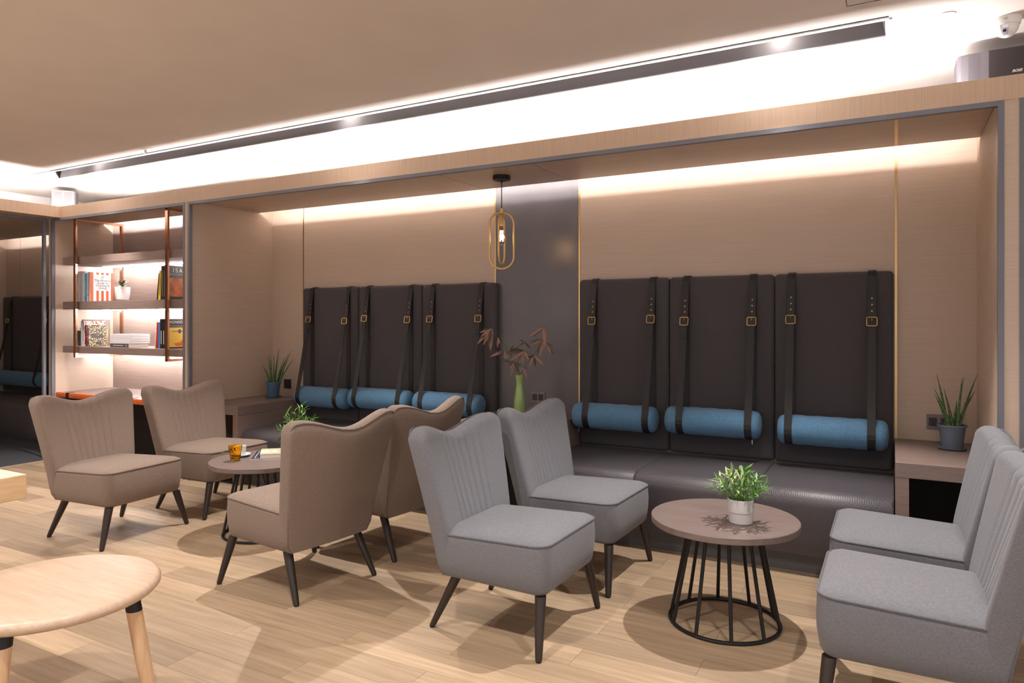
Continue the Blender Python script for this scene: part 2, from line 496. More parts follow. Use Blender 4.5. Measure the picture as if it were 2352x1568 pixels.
# ---------------- main niche
nb = struct('wall_back', bx(XL - 0.05, XR + 0.05, YW, YW + 0.04, 0, 2.50), 'cavity', 'back wall of the seating niche in oak and slate panels', 'wall')
cuts = [XL, -4.82, -2.752, -2.035, 0.016, XR]
for i in range(5):
    g = 0.006
    obj('wall_panel', bx(cuts[i] + (g if i else 0), cuts[i + 1] - (g if i < 4 else 0), YW - 0.018, YW, 0.0, 2.49), 'dark_panel' if i == 2 else 'oak', nb)
for i, x in enumerate(cuts[1:-1]):
    obj('metal_strip', bx(x - (0.003 if i == 0 else 0.006), x + (0.003 if i == 0 else 0.006), YW - 0.021, YW, 0.0, 2.49), 'brass', nb)

for nm, x0, x1, s, lb in (('wall_niche_left', XL - 0.04, XL, 1, 'oak side wall at the left end of the seating niche'), ('wall_niche_right', XR, XR + 0.04, -1, 'oak side wall at the right end of the seating niche')):
    b_ = bx(x0, x1, YF + 0.03, YW, 0, 2.37); box(b_, x0, x1, 4.385, YW, 2.37, 2.499)
    struct(nm, b_, 'oak_side', lb, 'wall')

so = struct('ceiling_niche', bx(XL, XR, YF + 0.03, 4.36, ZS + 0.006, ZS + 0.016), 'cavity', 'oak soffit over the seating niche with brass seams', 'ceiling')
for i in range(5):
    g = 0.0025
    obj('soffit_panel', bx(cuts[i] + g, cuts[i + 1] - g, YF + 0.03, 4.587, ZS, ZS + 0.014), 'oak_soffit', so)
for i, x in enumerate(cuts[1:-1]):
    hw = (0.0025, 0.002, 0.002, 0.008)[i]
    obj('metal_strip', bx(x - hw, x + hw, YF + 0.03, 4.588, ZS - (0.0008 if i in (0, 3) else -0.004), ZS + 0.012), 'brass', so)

# grey metal frames round the openings (front plane)
def frame(nm, x0, x1, lb, w=0.030, zt=ZF0, foot=0.0):
    b_ = B()
    y0, y1 = YF, YF + 0.03
    box(b_, x0, x0 + w, y0, y1, foot, zt)
    box(b_, x1 - w, x1, y0, y1, foot, zt)
    box(b_, x0 + w, x1 - w, y0, y1, zt - w, zt)
    return struct(nm, b_, 'trim', lb, 'trim')
frame('trim_4', XL - 0.012, XR + 0.024, 'grey metal frame around the long seating niche', 0.024)
frame('trim_5', -7.30, XL - 0.05, 'grey metal frame around the bookshelf niche', 0.024)
b_ = B(); box(b_, 0.501, 0.53, YF, YF + 0.03, 0, ZF0); box(b_, 0.53, 2.6, YF, YF + 0.03, ZF0 - 0.024, ZF0)
struct('trim_6', b_, 'trim', 'grey metal frame at the right picture edge', 'trim')
struct('wall_pier_right', bx(XR + 0.024, 0.501, YF + 0.004, YW, 0, ZF0), 'oak', 'narrow oak pier right of the seating niche', 'wall')
struct('wall_pier_left', bx(XL - 0.05, XL - 0.012, YF + 0.004, YW, 0, ZF0), 'oak', 'narrow oak pier between bookshelf and seating niche', 'wall')
# niche beyond the right pier (only its edge is in view)
struct('wall_far_right', bx(0.53, 3.2, 4.30, 4.34, 0, ZF0), 'oak', 'oak wall beyond the right pier', 'wall')

# ---------------- bookshelf niche
BX0, BX1, BY = -7.27, XL - 0.05, 4.46
bw = struct('wall_shelf_back', bx(BX0 - 0.03, BX1, BY, BY + 0.03, 0, 2.5), 'unit_wood', 'smoked oak back wall of the bookshelf niche', 'wall')
b_ = bx(BX0 - 0.03, BX0, YF + 0.03, BY, 0, 2.37); box(b_, BX0 - 0.03, BX0, 4.205, BY, 2.37, 2.499)
struct('wall_shelf_left', b_, 'oak_side', 'oak side wall of the bookshelf niche', 'wall')
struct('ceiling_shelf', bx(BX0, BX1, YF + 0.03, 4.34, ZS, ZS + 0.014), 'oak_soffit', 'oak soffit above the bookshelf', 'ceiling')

# ---------------- left alcove
AX0 = -10.04
ab = struct('wall_alcove_back', bx(AX0 - 0.04, -7.30, YW, YW + 0.04, 0, 2.49), 'cavity', 'oak panelled back wall of the far left alcove', 'wall')
obj('wall_panel', bx(AX0, -9.72, YW - 0.018, YW, 0, 2.49), 'oak', ab)
obj('wall_panel', bx(-9.714, -7.32, YW - 0.018, YW, 0, 2.49), 'oak', ab)
obj('metal_strip', bx(-9.72, -9.714, YW - 0.02, YW, 0, 2.49), 'brass', ab)
struct('wall_alcove_left', bx(AX0 - 0.04, AX0, 1.0, YW, 0, 2.49), 'oak_side', 'oak end wall of the far left alcove', 'wall')
struct('wall_alcove_near', bx(AX0 - 0.04, -7.32, 0.96, 1.0, 0, 2.49), 'oak', 'near wall of the far left alcove', 'wall')
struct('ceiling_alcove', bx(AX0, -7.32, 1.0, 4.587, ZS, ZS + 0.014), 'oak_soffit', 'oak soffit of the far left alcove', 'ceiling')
struct('wall_alcove_pier', bx(-7.33, -7.30, YF + 0.0, YW, 0, ZF0), 'oak', 'thin oak pier between alcove and bookshelf niche', 'wall')
b_ = B(); box(b_, -7.34, -7.31, 3.79, 3.815, 0, ZF0); box(b_, -7.34, -7.31, 1.0, 3.79, ZF0 - 0.032, ZF0)
struct('trim_7', b_, 'trim', 'grey metal frame of the left alcove opening', 'trim')
struct('wall_left', bx(-7.33, -7.30, -3.0, 1.0, 0, ZF0), 'oak', 'oak wall left of the camera', 'wall')

# ---------------- LED strips (hidden in the coves)
def led(nm, bm, mat, lb):
    return tag(obj(nm, bm, mat), lb, 'light strip')
led('led_strip', bx(-7.22, 0.24, 3.945, 3.957, 2.408, 2.418), 'cove_led', 'light strip glowing in the trough behind the long fascia')
led('led_strip', bx(-7.252, -7.24, -2.9, 3.93, 2.408, 2.418), 'cove_led', 'light strip glowing in the trough behind the left fascia')
led('led_strip', bx(XL + 0.01, XR - 0.01, 4.482, 4.492, 2.425, 2.437), 'niche_led', 'light strip washing the back wall of the seating niche')
led('led_strip', bx(AX0 + 0.02, -7.35, 4.482, 4.492, 2.425, 2.437), 'alcove_led', 'light strip washing the back wall of the left alcove')
led('led_strip', bx(BX0 + 0.01, BX1 - 0.01, 4.262, 4.272, 2.425, 2.435), 'shelf_led', 'light strip above the bookshelf niche soffit')

# ---------------- ceiling slot with downlights
sl = thing('slot_light', 'long black recessed light slot with white edging in the ceiling', 'ceiling light', ((SX0 + SX1) / 2, (SY0 + SY1) / 2, ZC))
cx, cy = (SX0 + SX1) / 2, (SY0 + SY1) / 2
hx_, hy_ = (SX1 - SX0) / 2, (SY1 - SY0) / 2
t = B()
r0 = [(-hx_, -hy_, 0), (hx_, -hy_, 0), (hx_, hy_, 0), (-hx_, hy_, 0)]
r1 = [(-hx_ + 0.03, -hy_ + 0.03, 0.11), (hx_ - 0.03, -hy_ + 0.03, 0.11), (hx_ - 0.03, hy_ - 0.03, 0.11), (-hx_ + 0.03, hy_ - 0.03, 0.11)]
loft(t, [r0, r1], True, False, True)
obj('trough', t, 'alu', sl)
t = B(); w = 0.014
box(t, -hx_ - w, hx_ + w, -hy_ - 0.02, -hy_ + 0.004, -0.006, 0.0)
box(t, -hx_ - w, hx_ + w, hy_, hy_ + w, -0.006, 0.0)
box(t, -hx_ - w, -hx_, -hy_, hy_, -0.006, 0.0)
box(t, hx_, hx_ + w * 2.0, -hy_, hy_, -0.006, 0.0)
obj('edging', t, 'white_plastic', sl)
obj('shadow_gap', bx(-hx_ - w, hx_ + w, -hy_ - 0.027, -hy_ - 0.0202, -0.004, 0.0), 'dark_plastic', sl)

def add_spot(parent, loc, watts, angle=120, blend=0.7, rad=0.022, aim=None, col=WARM):
    d = bpy.data.lights.new('spot', 'SPOT'); d.energy = watts; d.color = col
    d.spot_size = math.radians(angle); d.spot_blend = blend; d.shadow_soft_size = rad
    o = bpy.data.objects.new('spot', d); COL.objects.link(o); o.parent = parent; o.location = loc
    if aim is not None:
        o.rotation_euler = Vector(aim).to_track_quat('-Z', 'Y').to_euler()
    return o
for i, x in enumerate((-6.30, -3.34, -0.50)):
    lx = x - cx
    hd = obj('lamp_head', lathe(B(), [(0.045, 0.108), (0.045, 0.085), (0.038, 0.082), (0.034, 0.095)], 20, lx, 0, True, True), 'black_metal', sl, True)
    obj('lamp_lens', lathe(B(), [(0.033, 0.083), (0.02, 0.084)], 8, lx, 0, True, False), 'lamp_face', hd)
    add_spot(sl, (lx, 0, 0.042), SPOT_SLOT, 78, 0.55, 0.018, (0, -0.18, -1))

# downlights over the near part of the room (ceiling, outside the picture)
for i, (x, y) in enumerate(((-5.6, 1.2), (-3.6, 1.2), (-1.6, 1.2), (0.4, 1.6), (-4.6, -0.6), (-1.6, -0.6))):
    dl = thing('downlight', 'round recessed downlight %s' % ('over the pale round stool', 'over the plank floor at left', 'above the camera side of the lounge', 'over the right grey chairs', 'behind the viewer at left', 'behind the viewer at right')[i], 'ceiling light', (x, y, ZC), 0, 'downlights of the near room')
    obj('trim_ring', lathe(B(), [(0.06, 0.0), (0.06, -0.006), (0.045, -0.008), (0.043, 0.0)], 24, 0, 0, False, False), 'white_plastic', dl, True)
    obj('lamp_lens', lathe(B(), [(0.043, -0.002), (0.03, -0.001)], 8, 0, 0, True, False), 'lamp_face', dl)
    add_spot(dl, (0, 0, -0.02), SPOT_ROOM, 130, 0.8, 0.03)

# access hatch outline in the ceiling
t = B()
hx0, hx1, hy0, hy1 = -0.175, 0.35, 2.85, 3.322
for (x0, x1, y0, y1) in ((hx0, hx1, hy1 - 0.004, hy1), (hx0, hx1, hy0, hy0 + 0.004), (hx0, hx0 + 0.004, hy0, hy1), (hx1 - 0.004, hx1, hy0, hy1)):
    box(t, x0, x1, y0, y1, ZC - 0.0015, ZC)
tag(obj('access_hatch', t, 'dark_plastic'), 'thin outline of a square access hatch in the ceiling', 'hatch')

# ================================================================== BANQUETTES
def banquette(nm, lb, xs, y_seat=3.95, group='upholstered banquettes', back_mat='bench_back'):
    """xs: x of the cushion joints. origin at the left front foot"""
    x0 = xs[0]
    t = thing(nm, lb, 'bench', (x0, 4.03, 0), 0, group)
    ox, oy = x0, 4.03
    obj('plinth', bx(0, xs[-1] - ox, 0, 4.66 - oy, 0, 0.112), 'plinth', t)
    for i in range(len(xs) - 1):
        a, b2 = xs[i] - ox + 0.001, xs[i + 1] - ox - 0.001
        # seat profile in (y, z): flat top, rolled front edge, slightly bellied front
        pr = [(4.69 - oy, 0.112), (4.69 - oy, 0.448)]
        R = 0.085; yc, zc = y_seat + R, 0.452 - R
        for k in range(11):
            an = math.radians(90 + 90 * k / 10)
            pr.append((yc - oy + R * math.cos(an), zc + R * math.sin(an)))
        pr += [(y_seat - oy - 0.004, 0.28), (y_seat - oy, 0.2), (y_seat - oy + 0.006, 0.125), (y_seat - oy + 0.014, 0.112)]
        rings = []
        n = len(pr)
        cyy = sum(p[0] for p in pr) / n; czz = sum(p[1] for p in pr) / n
        for (xx, ins) in ((a, 0.012), (a + 0.003, 0.005), (a + 0.010, 0.0), (b2 - 0.010, 0.0), (b2 - 0.003, 0.005), (b2, 0.012)):
            rg = []
            for (py, pz) in pr:
                dy, dz = py - cyy, pz - czz
                ln = math.hypot(dy, dz)
                rg.append((xx, py - dy / ln * ins, pz - dz / ln * ins))
            rings.append(rg)
        obj('seat', loft(B(), rings), 'bench', t, True)
    return t

def back_panels(t, xs, mat='bench_back'):
    ox, oy = t.location.x, t.location.y
    for i in range(len(xs) - 1):
        a, b2 = xs[i] - ox + 0.002, xs[i + 1] - ox - 0.002
        obj('backrest', bx(a, b2, 4.69 - oy, YW - 0.022 - oy, 0.452, 1.645, bevel=0.026, seg=4), mat, t, True)

xsR = [-2.012, -1.344, -0.663, 0.006]
xsL = [-4.695, -4.040, -3.378, -2.712]
xsLb = [-4.765, -4.098, -3.417, -2.768 + 0.008]
bR = banquette('banquette', 'charcoal herringbone banquette with three tall back panels right of the green vase', xsR)
back_panels(bR, xsR)
bL = banquette('banquette', 'charcoal herringbone banquette with three tall back panels left of the green vase', xsL)
back_panels(bL, [-4.765, -4.098, -3.417, -2.712])
xsA = [-9.995, -8.85, -7.7]
bA = banquette('banquette', 'dark banquette seen through the alcove opening at the far left', xsA)
back_panels(bA, xsA)

# ---------------- bolsters hanging in leather straps
def bolster(xc, zc, L, straps, lb, tilt=0.0, group='blue bolsters hanging on black straps', zip_side=None):
    R = 0.09
    yc = 4.69 - R - 0.006
    t = thing('bolster_cushion', lb, 'cushion', (xc, yc, zc), 0, group)
    t.rotation_euler = (0, tilt, 0)
    # cushion: lathe about x with domed ends
    prof = [(-L / 2, 0.0), (-L / 2 + 0.001, 0.03), (-L / 2 + 0.006, 0.06), (-L / 2 + 0.016, 0.078), (-L / 2 + 0.032, 0.087), (-L / 2 + 0.05, 0.0895)]
    rings = []
    n = 28
    body = prof + [(-L / 2 + 0.052, 0.0882), (-L / 2 + 0.055, R)] + [(-L / 2 + 0.055 + (L - 0.11) * k / 14.0, R + 0.0015 * math.sin(k * 1.9 + xc * 5)) for k in range(1, 14)] + [(L / 2 - 0.055, R), (L / 2 - 0.052, 0.0882)] + [(-x, r) for x, r in reversed(prof)]
    for x, r in body:
        r = max(r, 0.0008)
        rings.append([(x, r * math.cos(2 * PI * k / n) * (1.02 if math.cos(2 * PI * k / n) < 0 else 1.0), r * math.sin(2 * PI * k / n)) for k in range(n)])
    obj('cushion', loft(B(), rings), 'blue', t, True)
    Rs = R + 0.003
    for sx in straps:
        x = sx - xc
        ztop = 1.6465 - zc
        yb = 4.69 - 0.004 - yc
        # front strand: over the panel top, down to the front of the bolster, round it, back up along the panel
        path = [(x, yb + 0.07, ztop + 0.0), (x, yb + 0.03, ztop + 0.004), (x, yb + 0.008, ztop - 0.006), (x, yb - 0.004, ztop - 0.03)]
        P0 = Vector((x, yb - 0.004, ztop - 0.03)); P1 = Vector((x, -Rs * 0.995, Rs * 0.10))
        for k in range(1, 9):
            f = k / 8.0
            p = P0.lerp(P1, f); p.y += 0.012 * math.sin(PI * f)
            path.append(tuple(p))
        for k in range(1, 13):
            a = math.radians(176 + 184 * k / 13)
            path.append((x, Rs * math.cos(a), Rs * math.sin(a)))
        for k in range(1, 9):
            f = k / 8.0
            path.append((x, Rs + (yb - Rs) * min(1, f * 3), 0.0 + (ztop - 0.05) * f))
        s = obj('strap', ribbon(B(), path, (1, 0, 0), 0.044, 0.003), 'strap', t)
        # pointed overlap end, buckle, eyelets on the front strand
        def on_strand(z_):
            f = (P0.z - z_) / (P0.z - P1.z)
            p = P0.lerp(P1, f); p.y += 0.012 * math.sin(PI * f)
            return p
        zb = 1.355 - zc + 0.012 * math.sin(sx * 17)
        pb = on_strand(zb)
        tip = B()
        pa, pe = on_strand(zb + 0.02), on_strand(zb - 0.125)
        dv = (pe - pa); n_ = Vector((0, -1, -0.08)).normalized()
        o1 = pa + n_ * 0.0035; o2 = pa + dv * 0.86 + n_ * 0.004; o3 = pe + n_ * 0.004
        W = Vector((0.021, 0, 0))
        f_ = [o1 - W, o1 + W, o2 + W, o3, o2 - W]
        loft(tip, [[p for p in f_], [p + n_ * 0.003 for p in f_]])
        obj('strap_tip', tip, 'strap', s)
        # buckle: rounded square frame
        bk = B()
        pts = rrect(0.027, 0.026, 0.008, 3)
        d_ = dv.normalized()
        cen = pb + n_ * 0.008
        tube(bk, [cen + Vector((px, 0, 0)) + d_ * py for px, py in pts], 0.0036, 6, True)
        tube(bk, [cen + d_ * (-0.026), cen + d_ * (-0.006) + n_ * 0.002], 0.0022, 6)
        obj('buckle', bk, 'brass', s, True)
        for q in range(3):
            pe_ = on_strand(zb + 0.062 + 0.038 * q) + n_ * 0.002
            ey = B()
            rr = [(0.0047, 0), (0.0042, 0.0018), (0.0024, 0.0018), (0.0022, 0)]
            lathe(ey, rr, 10, 0, 0, False, False)
            e = obj('eyelet', ey, 'brass', s)
            on_face(e, pe_, (1, 0, 0), (0, 0, 1))
    if zip_side:
        z_ = obj('zip_pull', bx(-0.003, 0.003, -0.002, 0.002, -0.03, 0, bevel=0.001), 'steel', t)
        z_.location = (zip_side * (L / 2 - 0.05), -0.03, -R + 0.002)
    return t
bolster(-4.405, 0.672, 0.60, (-4.635, -4.205), 'blue linen bolster hanging nearest the left snake plant', 0.003)
bolster(-3.765, 0.690, 0.63, (-3.985, -3.525), 'middle blue linen bolster of the left banquette', 0.004)
bolster(-3.085, 0.690, 0.63, (-3.300, -2.840), 'blue linen bolster of the left banquette nearest the green vase', 0.004)
bolster(-1.700, 0.678, 0.61, (-1.886, -1.455), 'blue linen bolster of the right banquette nearest the green vase', 0.0, zip_side=-1)
bolster(-1.030, 0.690, 0.61, (-1.226, -0.794), 'middle blue linen bolster of the right banquette', 0.004, zip_side=1)
bolster(-0.325, 0.680, 0.61, (-0.559, -0.109), 'blue linen bolster hanging nearest the right snake plant', 0.0)
bolster(-9.35, 0.640, 1.10, (-9.76, -8.90), 'dim blue bolster in the alcove at the far left', 0.0)

# ================================================================== BUILT-IN SIDE TABLES
def unit(lb, x0, x1, y0, y1, open_front=True):
    z1 = 0.645
    t = thing('side_table', lb, 'side table', (x0, y0, 0), 0, 'built-in side tables of the niche')
    w, d = x1 - x0, y1 - y0
    obj('table_top', bx(0, w, 0, d, z1 - 0.075, z1, bevel=0.0015, seg=1), 'unit_top', t)
    obj('side_panel', bx(0, 0.06, 0.002, d, 0, z1 - 0.076), 'unit_wood', t)
    obj('side_panel', bx(w - 0.06, w, 0.002, d, 0, z1 - 0.076), 'unit_wood', t)
    obj('back_panel', bx(0.06, w - 0.06, d - 0.3, d - 0.28, 0, z1 - 0.076), 'cavity', t)
    obj('cavity_lining', bx(0.0605, w - 0.0605, 0.02, d - 0.3, 0.0, 0.008), 'cavity', t)
    return t
unit('smoked oak built-in side table under the left snake plant', XL + 0.001, -4.70, 3.92, 4.686)
unit('smoked oak built-in side table under the green vase', -2.708, -2.015, 3.99, YW - 0.02)
unit('smoked oak built-in side table under the right snake plant', 0.010, XR - 0.001, 3.96, YW - 0.02)

# desk along the bookshelf niche
t = thing('wall_desk', 'smoked oak wall desk with orange leather front edge below the bookshelf', 'desk', (BX0, YF + 0.02, 0))
W_ = BX1 - BX0 - 0.002
obj('desk_top', bx(0.001, W_, 0.035, BY - YF - 0.021, 0.60, 0.64), 'unit_top', t)
b_ = B()
pts = []
prof = [(0.035, 0.594), (0.004, 0.594), (-0.002, 0.600), (-0.002, 0.634), (0.004, 0.643), (0.018, 0.645), (0.06, 0.643), (0.06, 0.64), (0.035, 0.64)]
loft(b_, [[(0.03, y, z) for y, z in prof], [(W_ - 0.02, y, z) for y, z in prof]])
ed = obj('leather_edge', b_, 'leather_orange', t, True)
for k in range(60):
    x = 0.05 + k * 0.032
    obj('stitch', bx(x, x + 0.012, -0.0032, -0.0018, 0.630, 0.632), 'stitch', ed) if k < 22 else None
for x in (0.20, 1.2):
    obj('strap', bx(x, x + 0.05, -0.0045, 0.06, 0.592, 0.6475, bevel=0.004), 'strap', t)
obj('back_panel', bx(0.02, W_ - 0.02, 0.45, 0.47, 0.0, 0.60), 'cavity', t)
obj('side_panel', bx(0.001, 0.03, 0.04, BY - YF - 0.021, 0.0, 0.60), 'cavity', t)
obj('side_panel', bx(W_ - 0.03, W_, 0.04, BY - YF - 0.021, 0.0, 0.60), 'cavity', t)

# ================================================================== CHAIRS
def seat_plan(inset, n=7):
    """plan outline of the seat cushion, x forward"""
    xf, xb, hf, hb = 0.265 - inset, -0.245 + inset * 0.3, 0.272 - inset, 0.268 - inset
    rf, rb = max(0.012, 0.062 - inset), 0.03
    out = []
    def corner(cx_, cy_, r, a0):
        for k in range(n + 1):
            a = math.radians(a0 + 90.0 * k / n)
            out.append((cx_ + r * math.cos(a), cy_ + r * math.sin(a)))
    corner(xf - rf, hf - rf, rf, 0)
    for k in range(1, 6): out.append((xf - rf + (xb + rb - xf + rf) * k / 6.0, hf + (hb - hf) * k / 6.0))
    corner(xb + rb, hb - rb, rb, 90)
    for k in range(1, 6): out.append((xb, (hb - rb) * (1 - 2 * k / 6.0)))
    corner(xb + rb, -hb + rb, rb, 180)
    for k in range(1, 6): out.append((xb + rb + (xf - rf - xb - rb) * k / 6.0, -hb + (hb - hf) * k / 6.0))
    corner(xf - rf, -hf + rf, rf, 270)
    for k in range(1, 6): out.append((xf, (-hf + rf) * (1 - 2 * k / 6.0)))
    return out

def tilt(x, z): return z + (x - 0.265) * 0.035

def make_chair(lb, mat, pipe, loc, rz, group):
    t = thing('slipper_chair', lb, 'chair', loc, rz, group)
    rings = []
    for ins, z in ((0.07, 0.232), (0.038, 0.233), (0.020, 0.240), (0.008, 0.258), (-0.002, 0.32), (-0.004, 0.37), (-0.001, 0.42), (0.001, 0.438), (0.004, 0.441), (0.014, 0.450), (0.035, 0.459), (0.07, 0.468), (0.12, 0.475), (0.18, 0.479), (0.23, 0.480)):
        rings.append([(x, y, tilt(x, z) if z > 0.3 else z) for x, y in seat_plan(ins)])
    obj('seat', loft(B(), rings), mat, t, True)
    pp = [(x, y, tilt(x, 0.441)) for x, y in seat_plan(0.0005)]
    obj('seat_piping', tube(B(), pp, 0.0042, 6, True), pipe, t, True)
    # --- backrest
    seams = [(-3 + k) * 0.150 for k in range(7)]            # in u, share of the half width
    us = []
    for s in seams: us += [s - 0.020, s - 0.007, s, s + 0.007, s + 0.020]
    for a, b2 in zip(seams, seams[1:]): us.append((a + b2) / 2)
    us += [-0.85, -0.75, -0.65, -0.55, 0.55, 0.65, 0.75, 0.85]
    us = sorted(us)
    def hw(f): return 0.262 + 0.071 * f ** 1.1 - 0.022 * max(0, 1 - f / 0.09) ** 2
    def zt(u):
        u = min(1, abs(u))
        return 0.824 + 0.060 * (0.5 - 0.5 * math.cos(PI * min(1, u / 0.84))) - 0.014 * max(0, (u - 0.82) / 0.18) ** 2
    def xr(f, u): return -0.272 - 0.156 * f ** 1.1 + 0.050 * u * u * (0.25 + 0.75 * f)
    def th(f): return 0.072 + 0.026 * min(1, f / 0.35)
    z0 = 0.236
    Rt = 0.046
    NV = 18
    rows = [(k / NV, 0.0, 0.0) for k in range(NV + 1)]
    for k in range(1, 6):
        a = math.radians(90 * k / 5.0)
        rows.append((1.0, Rt * math.sin(a), Rt * (1 - math.cos(a))))
    rings = []
    pip = []
    for (v, dz, ins) in rows:
        ring = []
        f = v
        w = hw(f) - ins * 0.9
        tk = th(f)
        rc = 0.036
        def P(u, depth, y=None, groove=0.0):
            yy = u * w if y is None else y
            uu = max(-1, min(1, yy / hw(f)))
            zz = z0 + v * (zt(uu) - Rt - z0) + dz
            x = xr(f, uu) + depth + groove
            return (x, yy, zz)
        d1, d0 = tk - ins, ins
        # front face, from +y to -y
        for u in reversed(us):
            g = 0.0
            if v > 0.30:
                dmin = min(abs(u - s) for s in seams)
                g = -0.0048 * max(0, 1 - dmin / 0.020) ** 0.7
                if abs(u) < 0.46: g += 0.0015
                g *= min(1, (v - 0.30) / 0.08)
            ring.append(P(u, d1, None, g))
        # -y edge round, rear face, +y edge round
        rr = min(rc, (d1 - d0) / 2 * 0.98)
        for k in range(0, 5):
            a = math.radians(90 * k / 4.0)
            ring.append(P(0, d1 - rr * (1 - math.cos(a)), -w + rr * (1 - math.sin(a))))
        r2 = min(0.012, rr)
        for k in range(0, 4):
            a = math.radians(90 * k / 3.0)
            ring.append(P(0, d0 + r2 * (1 - math.sin(a)), -w + r2 * (1 - math.cos(a))))
        for u in us: ring.append(P(u, d0))
        for k in range(3, -1, -1):
            a = math.radians(90 * k / 3.0)
            ring.append(P(0, d0 + r2 * (1 - math.sin(a)), w - r2 * (1 - math.cos(a))))
        for k in range(4, -1, -1):
            a = math.radians(90 * k / 4.0)
            ring.append(P(0, d1 - rr * (1 - math.cos(a)), w - rr * (1 - math.sin(a))))
        rings.append(ring)
    bb = loft(B(), rings, True, False, False)
    # close bottom and top: stitch the front row to the rear row
    bb.verts.ensure_lookup_table()
    n = len(rings[0]); nu = len(us)
    for base in (0, (len(rings) - 1) * n):
        V = bb.verts[base: base + n]
        fr_, re_ = V[:nu], V[nu + 9: nu + 9 + nu][::-1]
        for i in range(nu - 1):
            bb.faces.new((fr_[i], fr_[i + 1], re_[i + 1], re_[i]))
        bb.faces.new(V[nu - 1: nu + 10])
        bb.faces.new(V[nu + 9 + nu - 1:] + [V[0]])
    obj('backrest', bb, mat, t, True)
    # piping along the rear edge: up one side, over the top, down the other
    def Q(f, u, dz=0.0, out=0.0):
        yy = u * (hw(f) - 0.004 + out)
        uu = max(-1, min(1, yy / hw(f)))
        return (xr(f, uu) + 0.006, yy, z0 + f * (zt(uu) - 0.012 - z0) + dz)
    path = [Q(k / 16.0, -1) for k in range(0, 16)]
    for k in range(0, 6):
        a = math.radians(90.0 * k / 5)
        path.append(Q(0.955 + 0.045 * math.sin(a), -1 + 0.09 * (1 - math.cos(a))))
    path += [Q(1.0, u) for u in (-0.82, -0.7, -0.55, -0.4, -0.2, 0, 0.2, 0.4, 0.55, 0.7, 0.82)]
    for k in range(5, -1, -1):
        a = math.radians(90.0 * k / 5)
        path.append(Q(0.955 + 0.045 * math.sin(a), 1 - 0.09 * (1 - math.cos(a))))
    path += [Q(k / 16.0, 1) for k in range(15, -1, -1)]
    obj('back_piping', tube(B(), path, 0.0045, 6), pipe, t, True)
    # --- legs
    for (x0, y0, x1, y1) in ((0.225, 0.235, 0.250, 0.300), (0.225, -0.235, 0.250, -0.300), (-0.195, 0.215, -0.305, 0.247), (-0.195, -0.215, -0.305, -0.247)):
        a, b2 = Vector((x0, y0, 0.236)), Vector((x1, y1, 0.006))
        lg = B()
        rings2 = []
        for f, r in ((0.0, 0.0235), (0.3, 0.0215), (0.7, 0.0175), (0.97, 0.0145), (1.0, 0.013)):
            p = a.lerp(b2, f)
            rings2.append([(p.x + r * math.cos(2 * PI * k / 14), p.y + r * math.sin(2 * PI * k / 14), p.z) for k in range(14)])
        loft(lg, rings2)
        L_ = obj('leg', lg, 'leg', t, True)
        obj('foot_cap', lathe(B(), [(0.011, 0.0), (0.0118, 0.002), (0.0118, 0.0062)], 12, x1, y1), 'black_metal', L_)
    return t

rd = math.radians
A = make_chair('taupe slipper chair at far left beside the alcove', 'taupe', 'taupe_pipe', (-4.335, 2.70, 0), rd(5), 'taupe slipper chairs')
dup(A, (-4.345, 3.43, 0), rd(1.6), 'taupe slipper chair beside the left built-in table, facing right', 'taupe slipper chairs')
dup(A, (-2.745, 2.681, 0), rd(173), 'taupe slipper chair in the middle with its back to the grey chairs, nearest the viewer', 'taupe slipper chairs')
dup(A, (-2.735, 3.362, 0), rd(177), 'taupe slipper chair with its back to the grey chairs, nearest the left banquette', 'taupe slipper chairs')
Gc = make_chair('grey slipper chair in the centre foreground facing right', 'grey_fab', 'grey_pipe', (-1.472, 2.768, 0), rd(-1.0), 'grey slipper chairs')
dup(Gc, (-1.457, 3.515, 0), rd(-2), 'grey slipper chair in the centre pushed close to the banquette', 'grey slipper chairs')
dup(Gc, (0.040, 2.774, 0), rd(180), 'large grey slipper chair cut off by the lower right corner', 'grey slipper chairs')
dup(Gc, (0.033, 3.442, 0), rd(180), 'grey slipper chair at right edge beside the right built-in table', 'grey slipper chairs')

# ================================================================== ROUND TABLES
def make_table(lb, loc, rz):
    t = thing('round_table', lb, 'table', loc, rz, 'round wire-base side tables')
    R = 0.32
    prof = [(0.0008, 0.440), (R - 0.004, 0.440), (R, 0.443), (R, 0.467), (R - 0.003, 0.470), (0.0008, 0.470)]
    obj('table_top', lathe(B(), prof, 72), 'table_wood', t, True)
    obj('top_plate', lathe(B(), [(0.0008, 0.432), (0.165, 0.432), (0.165, 0.4395), (0.0008, 0.4395)], 32), 'black_metal', t)
    rb = 0.237
    obj('base_ring', tube(B(), [(rb * math.cos(2 * PI * k / 56), rb * math.sin(2 * PI * k / 56), 0.0085) for k in range(56)], 0.0085, 8, True), 'black_metal', t, True)
    for k in range(10):
        a = 2 * PI * (k + 0.02) / 10
        obj('rod', tube(B(), [(rb * math.cos(a), rb * math.sin(a), 0.008), (0.150 * math.cos(a), 0.150 * math.sin(a), 0.436)], 0.0082, 8), 'black_metal', t, True)
    return t
T1 = make_table('round smoked oak table on black wire base with potted plant, right', (-0.665, 3.20, 0), 0)
T2 = dup(T1, (-3.52, 3.13, 0), rd(20), 'round smoked oak table between the taupe chairs holding cup and books')

